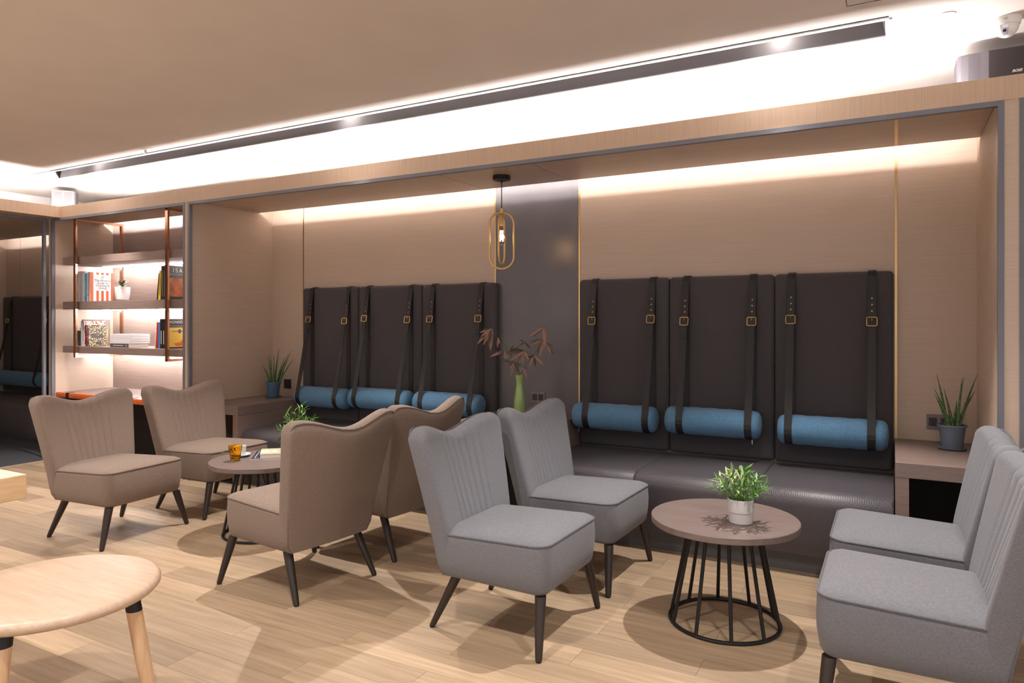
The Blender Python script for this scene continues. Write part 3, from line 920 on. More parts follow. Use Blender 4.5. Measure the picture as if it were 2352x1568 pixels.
# ================================================================== STOOL + SLAB TABLE
t = thing('round_stool', 'pale beech round stool with splayed legs in the left foreground', 'stool', (-2.478, 1.316, 0))
zt_ = 0.46; R = 0.324
prof = [(0.0008, zt_ - 0.040), (R - 0.03, zt_ - 0.040), (R - 0.010, zt_ - 0.036), (R - 0.001, zt_ - 0.026), (R, zt_ - 0.014), (R - 0.006, zt_ - 0.004), (R - 0.016, zt_), (R - 0.12, zt_ - 0.003), (0.0008, zt_ - 0.005)]
obj('seat', lathe(B(), prof, 80), 'pale_wood', t, True)
for k in range(3):
    a = math.radians((24, -54, -168)[k])
    p0 = Vector((0.278 * math.cos(a), 0.278 * math.sin(a), 0.421)); p1 = Vector((0.36 * math.cos(a), 0.36 * math.sin(a), 0.0))
    pc = p0.lerp(p1, 0.085)
    def rg(p, r): return [(p.x + r * math.cos(2 * PI * q / 20), p.y + r * math.sin(2 * PI * q / 20), p.z) for q in range(20)]
    lg = obj('leg', loft(B(), [rg(pc, 0.0245), rg(pc.lerp(p1, 0.5), 0.0235), rg(p1, 0.017)]), 'pale_leg', t, True)
    obj('collar', loft(B(), [rg(p0, 0.0245), rg(pc, 0.025)]), 'black_metal', lg, True)

t = thing('slab_table', 'thick pale pine slab table corner at the left picture edge', 'table', (-2.97, 1.48, 0))
sm = bx(-1.6, 0, -0.9, 0, 0.655, 0.75, bevel=0.004, seg=2)
o = obj('table_top', sm, 'slab', t)
o.data.materials.append(M['slab_end'])
for p in o.data.polygons:
    if p.normal.x > 0.7: p.material_index = 1
for (x, y) in ((-1.45, -0.12), (-1.45, -0.78), (-0.22, -0.78), (-0.34, -0.34)):
    obj('leg', bx(x - 0.035, x + 0.035, y - 0.035, y + 0.035, 0, 0.655), 'pale_leg', t)

# ================================================================== BOOKSHELF
sh = thing('shelf_unit', 'three smoked oak shelves held in copper hanging frames, bookshelf niche', 'shelf', (BX0, 3.95, 0))
for z0, z1 in ((1.902, 1.975), (1.460, 1.535), (1.030, 1.096)):
    bo = obj('shelf_board', bx(0.001, BX1 - BX0 - 0.002, 0, 0.405, z0, z1, bevel=0.0015, seg=1), 'unit_wood', sh)
    obj('led_strip', bx(0.02, BX1 - BX0 - 0.02, 0.380, 0.390, z0 - 0.007, z0 - 0.001), 'shelf_led', bo)
for x in (-7.0, -5.60):
    lx = x - BX0; f = B(); w, d = 0.018, 0.018
    y0, y1, z0, z1 = -0.020, 0.425, 0.988, 2.342
    box(f, lx - w, lx + w, y0 - d, y0, z0, z1)
    box(f, lx - w, lx + w, y1, y1 + d, z0, z1)
    box(f, lx - w, lx + w, y0, y1, z1 - 0.022, z1)
    box(f, lx - w, lx + w, y0, y1, z0, z0 + 0.022)
    obj('copper_frame', f, 'copper', sh)

# ---------------- books
BM = {}
def bmat(name, rgb, rough=0.5):
    if name not in BM: BM[name] = plain('cover_' + name, rgb, rough)
    return BM[name]
def book(lb, x0, th, y0, dep, z0, h, mat, lean=0.0, group=None, back=None, pages='paper', rotz=0.0):
    """upright book: spine towards -y, front cover towards +x"""
    t = thing('book', lb, 'book', (x0, y0, z0 + max(0, th * math.sin(lean))), rotz, group)
    t.rotation_euler = (0, lean, rotz)
    c = B(); k = 0.0025
    box(c, 0, th, 0, k, 0, h); box(c, 0, k, k, dep, 0, h); box(c, th - k, th, k, dep, 0, h)
    obj('cover', c, mat, t)
    obj('pages', bx(k, th - k, k, dep - 0.004, 0.003, h - 0.003), pages, t)
    return t
def print_on_cover(t, th, rects, mat, nm='cover_print'):
    """flat print on the +x cover; rects in (y0, y1, z0, z1)"""
    c = B()
    for (a, b2, c0, c1) in rects: box(c, th, th + 0.0004, a, b2, c0, c1)
    return obj(nm, c, mat, t)
def title(t, s, size, p, right, up, mat, **kw):
    o = obj('lettering', text_mesh(s, size, **kw), mat, t)
    return on_face(o, p, right, up)
def print_on_spine(t, rects, mat):
    c = B()
    for (a, b2, c0, c1) in rects: box(c, a, b2, -0.0004, 0, c0, c1)
    return obj('spine_print', c, mat, t)
blk = bmat('black', (26, 25, 27)); wht = bmat('white', (236, 234, 232)); org = bmat('orange', (214, 98, 52))
Z2, Z3 = 1.5355, 1.0965
gL2 = 'books at the left of the middle shelf'
t = book('book with black and white patterned spine, leftmost on the middle shelf', -7.100, 0.046, 3.985, 0.19, Z2, 0.292, cells('cover_zebra', (40, 36, 38), (226, 220, 218), 95, 0.42), group=gL2)
t = book('thick white-spined book beside the patterned spine on the middle shelf', -7.052, 0.066, 3.98, 0.20, Z2, 0.296, wht, group=gL2)
print_on_spine(t, [(0.028, 0.036, 0.016, 0.024)], blk)
t = book('white-spined book next to the bright blue spine, middle shelf', -6.985, 0.040, 3.98, 0.20, Z2, 0.294, bmat('white2', (228, 230, 234)), group=gL2)
print_on_spine(t, [(0.014, 0.022, 0.03, 0.04)], blk)
t = book('bright blue-spined book on the middle shelf', -6.944, 0.034, 3.978, 0.20, Z2, 0.272, bmat('blue', (58, 164, 208)), group=gL2)
print_on_spine(t, [(0.013, 0.021, 0.05, 0.2)], bmat('pale_blue', (170, 214, 234)))
t = book('white-spined book right of the blue spine on the middle shelf', -6.909, 0.030, 3.98, 0.20, Z2, 0.278, bmat('white3', (232, 228, 226)), group=gL2)
print_on_spine(t, [(0.01, 0.02, 0.055, 0.065)], blk)
th = 0.036
t = book('white guide book with orange stripes and serif title on its cover', -6.877, th, 3.975, 0.222, Z2, 0.284, wht, group=gL2)
H_, D_ = 0.284, 0.222
print_on_cover(t, th, [(0.0, 0.026, 0, H_), (D_ - 0.022, D_, 0, H_)] + [(y, y + 0.024, H_ - 0.022, H_) for y in (0.056, 0.104, 0.152)] + [(y, y + 0.024, 0.0, 0.105) for y in (0.056, 0.104, 0.152)], org)
obj('spine_print', bx(0, 0.014, -0.0004, 0, 0, H_), org, t)
title(t, 'The Monocle\nGuide to\nDrinking &\nDining', 0.030, (th + 0.0006, 0.118, 0.168), (0, 1, 0), (0, 0, 1), bmat('print_grey', (70, 62, 60)), spacing=0.82)
c = B(); tube(c, [(th + 0.0008, 0.118 + 0.012 * math.cos(2 * PI * k / 16), 0.238 + 0.012 * math.sin(2 * PI * k / 16)) for k in range(16)], 0.0012, 5, True)
obj('emblem', c, bmat('print_grey', (70, 62, 60)), t)
title(t, 'M', 0.016, (th + 0.0006, 0.118, 0.238), (0, 1, 0), (0, 0, 1), bmat('print_grey', (70, 62, 60)))

gR2 = 'books at the right of the middle shelf'
book('thin black book leaning behind the yellow one on the middle shelf', -5.847, 0.016, 3.99, 0.17, Z2, 0.24, blk, 0.10, gR2)
t = book('yellow-spined book leaning to the right on the middle shelf', -5.819, 0.030, 3.985, 0.18, Z2, 0.262, bmat('yellow', (230, 190, 52)), 0.07, gR2)
print_on_spine(t, [(0.012, 0.018, 0.04, 0.20)], blk)
for q in range(2):
    t = book(('black-spined book touching the yellow one on the middle shelf', 'black-spined book behind the large dark cover, middle shelf')[q], -5.768 + q * 0.030, 0.028, 3.98, 0.19, Z2, 0.302 - 0.004 * q, blk, 0.0, gR2)
    print_on_spine(t, [(0.011, 0.017, 0.03, 0.26)], bmat('grey_print', (150, 146, 142)))
th = 0.04
t = book('large black book with a brown picture on its cover, middle shelf', -5.706, th, 3.97, 0.25, Z2, 0.304, blk, 0.0, gR2)
print_on_cover(t, th, [(0.015, 0.235, 0.028, 0.195)], mottled('cover_sunset', (92, 46, 30), (176, 98, 56), 14, 0.4), 'cover_picture')
print_on_cover(t, th, [(0.02, 0.235, 0.224, 0.229)], bmat('grey_print', (150, 146, 142)))
title(t, 'I S A', 0.050, (th + 0.0006, 0.100, 0.262), (0, 1, 0), (0, 0, 1), bmat('pale_print', (222, 214, 206)))

gL3 = 'books at the left of the lowest shelf'
th = 0.02
t = book('tall grey picture book standing behind the leopard-print one, lowest shelf', -7.045, th, 4.01, 0.27, Z3, 0.262, bmat('warm_grey', (128, 118, 110)), 0.0, gL3)
print_on_cover(t, th, [(0.02, 0.25, 0.02, 0.2)], mottled('cover_landscape', (112, 104, 92), (190, 170, 140), 18, 0.5), 'cover_picture')
th = 0.055
t = book('white book with orange leopard print cover on the lowest shelf', -7.022, th, 3.985, 0.21, Z3, 0.248, wht, 0.0, gL3)
print_on_cover(t, th, [(0.0, 0.21, 0.0, 0.248)], cells('cover_leopard', (214, 84, 44), (238, 222, 214), 48, 0.40))
print_on_spine(t, [(0.036, 0.048, 0.155, 0.235), (0.040, 0.044, 0.04, 0.14)], blk)
th = 0.04
t = book('magenta floral book leaning on the leopard print one', -6.945, th, 3.985, 0.14, Z3, 0.205, cells('cover_floral', (224, 38, 132), (58, 24, 44), 70, 0.45), -0.09, gL3)
th = 0.03
t = book('small gold and black ornate book leaning on the lowest shelf', -6.885, th, 3.975, 0.175, Z3, 0.205, cells('cover_damask', (224, 198, 142), (58, 48, 44), 85, 0.45), -0.16, gL3)
print_on_cover(t, th, [(0.035, 0.14, 0.075, 0.115), (0.06, 0.115, 0.012, 0.04)], bmat('ink', (62, 56, 64)))
title(t, 'THE', 0.014, (th + 0.0008, 0.088, 0.104), (0, 1, 0), (0, 0, 1), bmat('gold_print', (220, 196, 146)))

# flat stack of books
gS = 'flat book stack on the lowest shelf'
z = Z3
stack = [('dark grey book at the bottom of the flat stack, lowest shelf', 0.036, bmat('slate', (84, 80, 80)), 0.0),
         ('lowest white book of the flat stack on the lowest shelf', 0.022, bmat('w_a', (226, 222, 224)), 0.01),
         ('second white book from the bottom of the flat stack', 0.022, bmat('w_b', (232, 228, 230)), 0.012),
         ('second white book from the top of the flat stack', 0.022, bmat('w_c', (228, 224, 226)), 0.011),
         ('topmost white book of the flat stack on the lowest shelf', 0.022, bmat('w_d', (234, 230, 232)), 0.012)]
for i, (lb, hh, mt, dx) in enumerate(stack):
    t = thing('book', lb, 'book', (-6.525 + dx * 1.2, 3.975 + dx * 0.4, z), 0, gS)
    c = B(); k = 0.002; w, d = 0.282, 0.205
    box(c, 0, w, 0, k, 0, hh - 0.0005); box(c, 0, w, k, d, 0, k); box(c, 0, w, k, d, hh - k, hh - 0.0005)
    obj('cover', c, mt, t)
    obj('pages', bx(0.003, w - 0.004, k, d - 0.003, k, hh - k), 'paper' if i == 0 else wht, t)
    if i == 0:
        c = B()
        for q in range(9): box(c, 0.05 + q * 0.017, 0.05 + q * 0.017 + 0.011, -0.0004, 0, 0.014, 0.021)
        box(c, 0.246, 0.256, -0.0004, 0, 0.012, 0.024)
        obj('spine_print', c, bmat('pale_print', (222, 214, 206)), t)
    z += hh

gR3 = 'books at the right of the lowest shelf'
book('thin cream book at the left of the right-hand row, lowest shelf', -5.880, 0.012, 3.99, 0.14, Z3, 0.17, bmat('cream', (226, 208, 190)), 0.10, gR3)
book('red book leaning in the right-hand row on the lowest shelf', -5.855, 0.026, 3.985, 0.17, Z3, 0.235, bmat('red', (184, 44, 46)), 0.06, gR3)
book('blue-spined book in the right-hand row on the lowest shelf', -5.812, 0.022, 3.982, 0.17, Z3, 0.232, bmat('mid_blue', (64, 128, 184)), 0.0, gR3)
for q in range(2):
    t = book(('black magazine volume next to the blue spine, lowest shelf', 'black magazine volume next to the yellow spine, lowest shelf')[q], -5.787 + q * 0.035, 0.034, 3.98, 0.19, Z3, 0.265, blk, 0.0, gR3)
    print_on_spine(t, [(0.013, 0.021, 0.04, 0.16)], bmat('pale_print', (222, 214, 206)))
book('yellow-spined volume beside the magazine cover, lowest shelf', -5.716, 0.024, 3.98, 0.19, Z3, 0.258, bmat('ochre', (222, 168, 54)), 0.0, gR3)
th = 0.03
t = book('magazine with black masthead and yellow picture cover on the lowest shelf', -5.690, th, 3.97, 0.24, Z3, 0.264, blk, 0.0, gR3)
print_on_cover(t, th, [(0.008, 0.232, 0.014, 0.19)], bmat('cover_yellow', (226, 186, 78)), 'cover_picture')
print_on_cover(t, th, [(0.01, 0.23, 0.205, 0.208), (0.02, 0.22, 0.198, 0.200)], bmat('grey_print', (150, 146, 142)))
title(t, 'MONOCLE', 0.032, (th + 0.0006, 0.094, 0.236), (0, 1, 0), (0, 0, 1), bmat('pale_print', (222, 214, 206)))
c = B()
prism(c, [(0.0, 0.0), (0.07, 0.012), (0.1, 0.05), (0.16, 0.055), (0.165, 0.01), (0.12, -0.02), (0.03, -0.02)], 0, 0.0004)
o = obj('car_picture', c, bmat('picture_orange', (206, 104, 40)), t); on_face(o, (th + 0.0006, 0.055, 0.045), (0, 1, 0), (0, 0, 1))
c = B(); box(c, -0.075, 0.075, -0.003, 0.003, 0, 0.0004); prism(c, rrect(0.014, 0.018, 0.01, 4), 0, 0.0006)
o = obj('plane_picture', c, bmat('picture_blue', (52, 62, 96)), t); on_face(o, (th + 0.0006, 0.115, 0.155), (0, 1, 0), (0, 0, 1))

# ================================================================== PLANTS
def leaf_mesh(nm, mat, width=0.16, fold=0.03, bend=0.12, tip=1.0):
    """unit leaf along +x, normal +z"""
    c = B(); st = []
    N = 6
    for i in range(N + 1):
        f = i / N
        w = width * (math.sin(PI * min(1, f * 0.97 + 0.03)) ** 0.8) * (1 - 0.25 * f) * 0.5 + 0.004
        z = -bend * f * f
        st.append((c.verts.new((f, -w, z + fold * w / width)), c.verts.new((f, 0, z)), c.verts.new((f, w, z + fold * w / width))))
    for a, b2 in zip(st, st[1:]):
        c.faces.new((a[0], b2[0], b2[1], a[1])); c.faces.new((a[1], b2[1], b2[2], a[2]))
    me = bpy.data.meshes.new(nm); c.to_mesh(me); c.free()
    me.polygons.foreach_set('use_smooth', [True] * len(me.polygons))
    me.materials.append(M[mat])
    return me
def put_leaf(me, parent, base, direction, length, up=(0, 0, 1), nm='leaf'):
    d = Vector(direction).normalized(); u = Vector(up)
    y = u.cross(d)
    if y.length < 1e-3: y = Vector((0, 1, 0))
    y.normalize(); z = d.cross(y)
    m4 = Matrix((d * length, y * length, z * length)).transposed().to_4x4(); m4.translation = Vector(base)
    o = bpy.data.objects.new(nm, me); COL.objects.link(o); o.parent = parent; o.matrix_local = m4
    return o
RV = Vector((0.877, 0.48, 0)); FV = Vector((-0.48, 0.877, 0))

# --- snake plants
def snake(lb, loc, pot, tips, rt=0.07, rb=0.049, hp=0.136):
    t = thing('snake_plant', lb, 'plant', loc, 0, 'snake plants on the built-in tables')
    obj('saucer', lathe(B(), [(0.05, 0.0), (0.066, 0.002), (0.073, 0.010), (0.070, 0.011), (0.06, 0.006), (0.0008, 0.006)], 32, 0, 0, True, False), pot, t, True)
    obj('pot', lathe(B(), [(rb, 0.006), (rb + 0.001, 0.008), (rt - 0.006, hp - 0.016), (rt - 0.005, hp - 0.012), (rt + 0.002, hp - 0.012), (rt + 0.003, hp - 0.004), (rt, hp), (rt - 0.006, hp - 0.002), (rt - 0.010, hp - 0.02), (0.0008, hp - 0.02)], 36, 0, 0, True, False), pot, t, True)
    obj('soil', lathe(B(), [(rt - 0.011, hp - 0.019), (0.0008, hp - 0.014)], 24, 0, 0, True, False), 'soil', t)
    rg = random.Random(len(tips))
    for (dx, h) in tips:
        base = RV * (dx * 0.28 + rg.uniform(-0.008, 0.008)) + FV * rg.uniform(-0.025, 0.025) + Vector((0, 0, hp - 0.022))
        end = RV * dx + FV * rg.uniform(-0.05, 0.03) + Vector((0, 0, hp + h))
        mid = base.lerp(end, 0.5) + RV * (-dx * 0.12)
        pts, rs = [], []
        for k in range(9):
            f = k / 8.0
            pts.append(base.lerp(mid, f).lerp(mid.lerp(end, f), f)); rs.append(max(0.0006, 0.0085 * (1 - f ** 1.6) ** 0.8))
        obj('leaf', tube(B(), pts, rs, 7), 'snake', t, True)
    return t
snake('snake plant in slate blue pot on the right built-in table', (0.284, 4.50, 0.6455), 'pot_blue', [(-0.11, 0.28), (-0.105, 0.20), (-0.05, 0.20), (0.043, 0.257), (0.07, 0.26), (0.115, 0.283), (0.127, 0.185), (-0.09, 0.165), (0.03, 0.13)])
snake('snake plant with thin leaves in navy pot on the left built-in table', (-4.98, 4.55, 0.6455), 'pot_navy', [(-0.115, 0.16), (-0.05, 0.257), (-0.03, 0.25), (0.017, 0.255), (0.05, 0.31), (0.13, 0.258), (0.18, 0.294), (0.205, 0.218), (-0.06, 0.14), (0.1, 0.224), (0.01, 0.17)], 0.068, 0.048, 0.142)

# --- leafy pot plants on the round tables
LM = [leaf_mesh('leaf_green', 'leaf', 0.20, 0.04, 0.22), leaf_mesh('leaf_pale', 'leaf_pale', 0.19, 0.04, 0.18)]
def herb(lb, loc, seed, nst, spread, hgt, pale_side, pot='pot_grey', R=0.055, hp=0.105, droop=0.75):
    rg = random.Random(seed)
    t = thing('potted_herb', lb, 'plant', loc, 0, 'leafy pot plants on the round tables')
    k_ = R / 0.055
    obj('pot', lathe(B(), [(0.0008, 0.0), (R - 0.009, 0.0), (R - 0.006, 0.003), (R - 0.004, hp * 0.47), (R - 0.0005, hp * 0.475), (R + 0.0005, hp - 0.002), (R - 0.001, hp), (R - 0.004, hp - 0.002), (R - 0.005, hp - 0.014), (0.0008, hp - 0.014)], 40, 0, 0, False, False), pot, t, True)
    obj('soil', lathe(B(), [(R - 0.005, hp - 0.013), (0.0008, hp - 0.008)], 24, 0, 0, True, False), 'soil', t)
    for s_ in range(nst):
        a = 2 * PI * (s_ + rg.uniform(-0.3, 0.3)) / nst * 2.618
        rr = math.sqrt((s_ + 0.5) / nst)
        base = Vector((R * 0.7 * rr * math.cos(a), R * 0.7 * rr * math.sin(a), hp - 0.012))
        end = Vector((spread * rr * math.cos(a), spread * rr * math.sin(a), hp + hgt * (1 - droop * rr * rr) * rg.uniform(0.8, 1.05)))
        mid = base.lerp(end, 0.5) + Vector((0, 0, 0.02))
        pts = []
        for k in range(6):
            f = k / 5.0; pts.append(base.lerp(mid, f).lerp(mid.lerp(end, f), f))
        obj('stem', tube(B(), pts, [0.0022, 0.002, 0.0018, 0.0015, 0.0013, 0.001], 5), 'leaf', t)
        side = end.dot(RV)
        for k in range(9):
            f = 0.3 + 0.7 * k / 8.0
            p = base.lerp(mid, f).lerp(mid.lerp(end, f), f)
            tang = (end - base).normalized()
            aa = k * 2.4 + rg.uniform(-0.5, 0.5)
            o1 = tang.orthogonal().normalized(); o2 = tang.cross(o1)
            d = tang * (0.55 + 0.5 * f) + (o1 * math.cos(aa) + o2 * math.sin(aa)) * rg.uniform(0.7, 1.0)
            pale = side < -0.01 and p.z > hp + hgt * 0.35 and rg.random() < pale_side
            put_leaf(LM[1 if pale else 0], t, p, d, rg.uniform(0.034, 0.056) * (1.12 if pale else 1.0))
    return t
herb('small leafy plant in a pale grey pot on the right round table', (-0.582, 3.142, 0.4705), 11, 27, 0.125, 0.135, 0.8)
herb('bushy green plant behind the taupe chair on the left round table', (-3.488, 3.397, 0.4705), 5, 30, 0.165, 0.215, 0.0, R=0.052, hp=0.11, droop=1.1)

# --- succulent on the shelf
t = thing('succulent', 'small succulent in a white ceramic pot on the middle shelf', 'plant', (-6.515, 4.09, Z2 + 0.0065))
obj('pot', lathe(B(), [(0.0008, 0.0), (0.048, 0.0), (0.056, 0.006), (0.064, 0.06), (0.068, 0.125), (0.067, 0.130), (0.062, 0.128), (0.060, 0.115), (0.0008, 0.115)], 36, 0, 0, False, False), 'pot_white', t, True)
obj('soil', lathe(B(), [(0.060, 0.116), (0.0008, 0.12)], 24, 0, 0, True, False), 'soil', t)
SM = leaf_mesh('leaf_succulent', 'leaf_succ', 0.5, 0.05, 0.1)
rg = random.Random(3)
for k in range(16):
    a = k * 2.4; el = 0.15 + 0.9 * (k / 16.0)
    d = Vector((math.cos(a) * math.cos(el), math.sin(a) * math.cos(el), math.sin(el)))
    put_leaf(SM, t, Vector((0, 0, 0.118 + 0.045 * k / 16.0)) + Vector((d.x, d.y, 0)) * 0.012, d, rg.uniform(0.045, 0.066))
obj('stem', tube(B(), [(0, 0, 0.115), (0.004, 0.0, 0.15), (0.0, 0.004, 0.175)], 0.004, 6), 'leaf_succ', t)
tag(obj('plant_saucer', lathe(B(), [(0.0008, 0), (0.07, 0.0), (0.09, 0.004), (0.088, 0.006), (0.0008, 0.006)], 36, -6.515, 4.09, False, False), 'dark_plastic', None, True), 'dark round plate under the white succulent pot', 'plate')
bpy.data.objects['plant_saucer'].location.z = Z2
# --- little plant at the shelf end
t = thing('small_pot_plant', 'small plant in a charcoal pot at the left end of the lowest shelf', 'plant', (-7.125, 4.06, Z3))
obj('pot', lathe(B(), [(0.0008, 0), (0.036, 0.0), (0.055, 0.15), (0.051, 0.15), (0.048, 0.135), (0.0008, 0.135)], 28, 0, 0, False, False), 'pot_dark', t, True)
LL = leaf_mesh('leaf_lime', 'leaf_lime', 0.35, 0.05, 0.1)
for k in range(14):
    a = k * 2.4; el = 0.3 + 0.9 * k / 14.0
    put_leaf(LL, t, (0, 0, 0.136), (math.cos(a) * math.cos(el), math.sin(a) * math.cos(el), math.sin(el)), 0.06)

# --- vase and bamboo branches
VX, VY = -2.345, 4.40
t = thing('vase', 'tall green celadon vase on the middle built-in table', 'vase', (VX, VY, 0.6455))
obj('body', lathe(B(), [(0.0008, 0.0), (0.030, 0.0), (0.033, 0.004), (0.039, 0.06), (0.040, 0.10), (0.037, 0.15), (0.030, 0.20), (0.0245, 0.245), (0.026, 0.28), (0.0335, 0.314), (0.0315, 0.3145), (0.024, 0.28), (0.022, 0.24), (0.0008, 0.2)], 36, 0, 0, False, False), 'vase', t, True)
t = thing('bamboo_branch', 'dried bamboo branches with rust and olive leaves in the green vase', 'plant', (VX, VY, 0.96))
K = 0.000556
def bp(px, py, dep=0.0):
    return RV * ((px - 815) * K) + FV * dep + Vector((0, 0, (785 - py) * K))
root = Vector((0, 0, -0.06))
stems = [[(815, 785), (730, 600), (650, 440), (545, 265), (460, 190)], [(815, 785), (790, 640), (830, 530), (880, 470), (1000, 530)], [(815, 785), (900, 640), (1040, 470), (1110, 330), (1125, 160)], [(815, 785), (760, 610), (690, 500), (600, 480)], [(800, 560), (760, 450), (880, 360)], [(815, 785), (770, 660), (745, 625)]]
for i, st in enumerate(stems):
    dep = (-0.02, -0.04, -0.03, 0.02, 0.0, -0.01)[i]
    pts = ([root] if i != 4 else []) + [bp(px, py, dep * min(1, q / 2.0)) for q, (px, py) in enumerate(st)]
    obj('stem', tube(B(), pts, 0.0018, 5), 'twig', t, True)
clusters = [((460, 190), [(370, 305), (320, 290), (405, 290), (295, 330), (270, 385), (480, 265), (350, 400), (420, 420), (330, 205), (380, 360), (300, 240), (440, 470)], -0.02),
            ((540, 300), [(530, 440), (560, 380), (470, 300)], -0.02),
            ((875, 475), [(750, 435), (850, 640), (930, 590), (690, 600), (760, 550), (720, 440), (640, 500)], -0.04),
            ((1000, 535), [(930, 680), (1020, 685), (1125, 655), (880, 560), (940, 560)], -0.04),
            ((1120, 175), [(945, 285), (1140, 425), (1180, 295), (1030, 235), (1140, 145), (985, 290)], -0.03),
            ((1112, 325), [(960, 400), (1040, 510), (1075, 560), (955, 355), (1055, 470), (1150, 400)], -0.03),
            ((1160, 375), [(1255, 525), (1210, 515), (1240, 415), (1150, 460), (1225, 490)], -0.03),
            ((880, 360), [(805, 325), (810, 415), (940, 440), (850, 400), (960, 445)], 0.0),
            ((625, 480), [(545, 565), (430, 550), (530, 510), (640, 620)], 0.02),
            ((690, 490), [(740, 400), (870, 470), (630, 580), (800, 430)], 0.0),
            ((745, 625), [(625, 610), (580, 580), (855, 660), (690, 700), (695, 825), (840, 690), (670, 670)], -0.01),
            ((860, 685), [(805, 755), (915, 695), (910, 830)], -0.03)]
BL = [leaf_mesh('leaf_rust', 'bamboo_rust', 0.20, 0.05, 0.05), leaf_mesh('leaf_olive', 'bamboo_olive', 0.20, 0.05, 0.05)]
rg = random.Random(8)
for (node, tips, dep) in clusters:
    for (px, py) in tips:
        a = bp(node[0], node[1], dep); e = bp(px, py, dep + rg.uniform(-0.045, 0.02))
        d = e - a
        up = -FV + Vector((rg.uniform(-.4, .4), rg.uniform(-.4, .4), rg.uniform(-.1, .5)))
        put_leaf(BL[0 if (py - node[1] > 40 and rg.random() < 0.78) else 1], t, a, d, d.length, up)

# ================================================================== PENDANT
t = thing('pendant_lamp', 'pendant lamp of two gold oval loops around a filament bulb', 'pendant lamp', (-2.39, 4.22, 1.70))
Z0 = 1.70
def zl(z): return z - Z0
obj('canopy', lathe(B(), [(0.0008, zl(2.3545)), (0.062, zl(2.3545)), (0.062, zl(2.327)), (0.060, zl(2.325)), (0.0008, zl(2.325))], 32, 0, 0, False, False), 'black_metal', t, True)
obj('cord', tube(B(), [(0, 0, zl(2.33)), (0, 0, zl(2.12))], 0.0032, 8), 'cord', t)
obj('cord_grip', lathe(B(), [(0.0008, zl(2.326)), (0.007, zl(2.326)), (0.006, zl(2.305)), (0.0008, zl(2.305))], 12, 0, 0, False, False), 'cord', t)
obj('cap', lathe(B(), [(0.0008, zl(2.128)), (0.013, zl(2.128)), (0.013, zl(2.095)), (0.0008, zl(2.095))], 20, 0, 0, False, False), 'gold', t, True)
so_ = obj('socket', lathe(B(), [(0.0008, zl(2.095)), (0.016, zl(2.07)), (0.0165, zl(2.01)), (0.0008, zl(2.01))], 20, 0, 0, False, False), 'gold', t, True)
def stadium(w, z0, z1, ax):
    r = w / 2; pts = []
    for k in range(17):
        a = PI * k / 16; pts.append((r * math.cos(a), z1 - r + r * math.sin(a)))
    for k in range(17):
        a = PI + PI * k / 16; pts.append((r * math.cos(a), z0 + r + r * math.sin(a)))
    return [Vector(ax) * x + Vector((0, 0, z)) for x, z in pts]
obj('loop', tube(B(), stadium(0.170, zl(1.708), zl(2.102), RV), 0.0075, 10, True), 'gold', t, True)
ax2 = (FV + RV * 0.28).normalized()
obj('loop', tube(B(), stadium(0.145, zl(1.742), zl(2.09), ax2), 0.0075, 10, True), 'gold', t, True)
bu = obj('bulb', lathe(B(), [(0.012, zl(2.012)), (0.014, zl(2.0)), (0.024, zl(1.965)), (0.031, zl(1.93)), (0.030, zl(1.905)), (0.020, zl(1.882)), (0.0008, zl(1.874))], 24, 0, 0, True, False), 'bulb', t, True)
for k in range(4):
    a = PI / 2 * k
    obj('filament', tube(B(), [(0.010 * math.cos(a), 0.010 * math.sin(a), zl(1.975)), (0.013 * math.cos(a), 0.013 * math.sin(a), zl(1.90))], 0.0016, 5), 'filament', bu)
pl = bpy.data.lights.new('bulb_light', 'POINT'); pl.energy = 10.0; pl.color = (1.0, 0.62, 0.36); pl.shadow_soft_size = 0.022
po = bpy.data.objects.new('bulb_light', pl); COL.objects.link(po); po.parent = t; po.location = (0, 0, zl(1.93))

# ================================================================== SMALL FITTINGS
def outlet(lb, x, z, w, h, plate, sockets):
    t = thing('wall_socket', lb, 'socket', (x, YW - 0.0182, z), 0, 'wall sockets in the niche')
    obj('plate', bx(-w / 2, w / 2, -0.008, 0, -h / 2, h / 2, bevel=0.0025), plate, t)
    for sx in sockets:
        f = obj('socket_face', bx(sx - 0.021, sx + 0.021, -0.0095, -0.0078, -0.025, 0.025, bevel=0.001, seg=1), 'dark_plastic' if plate == 'dark_plastic' else 'pot_dark', t)
        c = B()
        for (dx, dz) in ((-0.009, 0.008), (0.009, 0.008), (0, -0.012)): box(c, sx + dx - 0.0028, sx + dx + 0.0028, -0.0099, -0.0094, dz - 0.0042, dz + 0.0042)
        obj('pin_holes', c, 'hole', f)
    return t
outlet('grey double wall socket behind the right snake plant', 0.235, 0.757, 0.125, 0.088, 'grey_plastic', (-0.03, 0.03))
outlet('grey double wall socket right of the green vase', -2.375, 0.765, 0.115, 0.088, 'grey_plastic', (-0.026, 0.026))
outlet('dark square wall socket beside the left snake plant', -5.02, 0.750, 0.088, 0.088, 'dark_plastic', (0.0,))

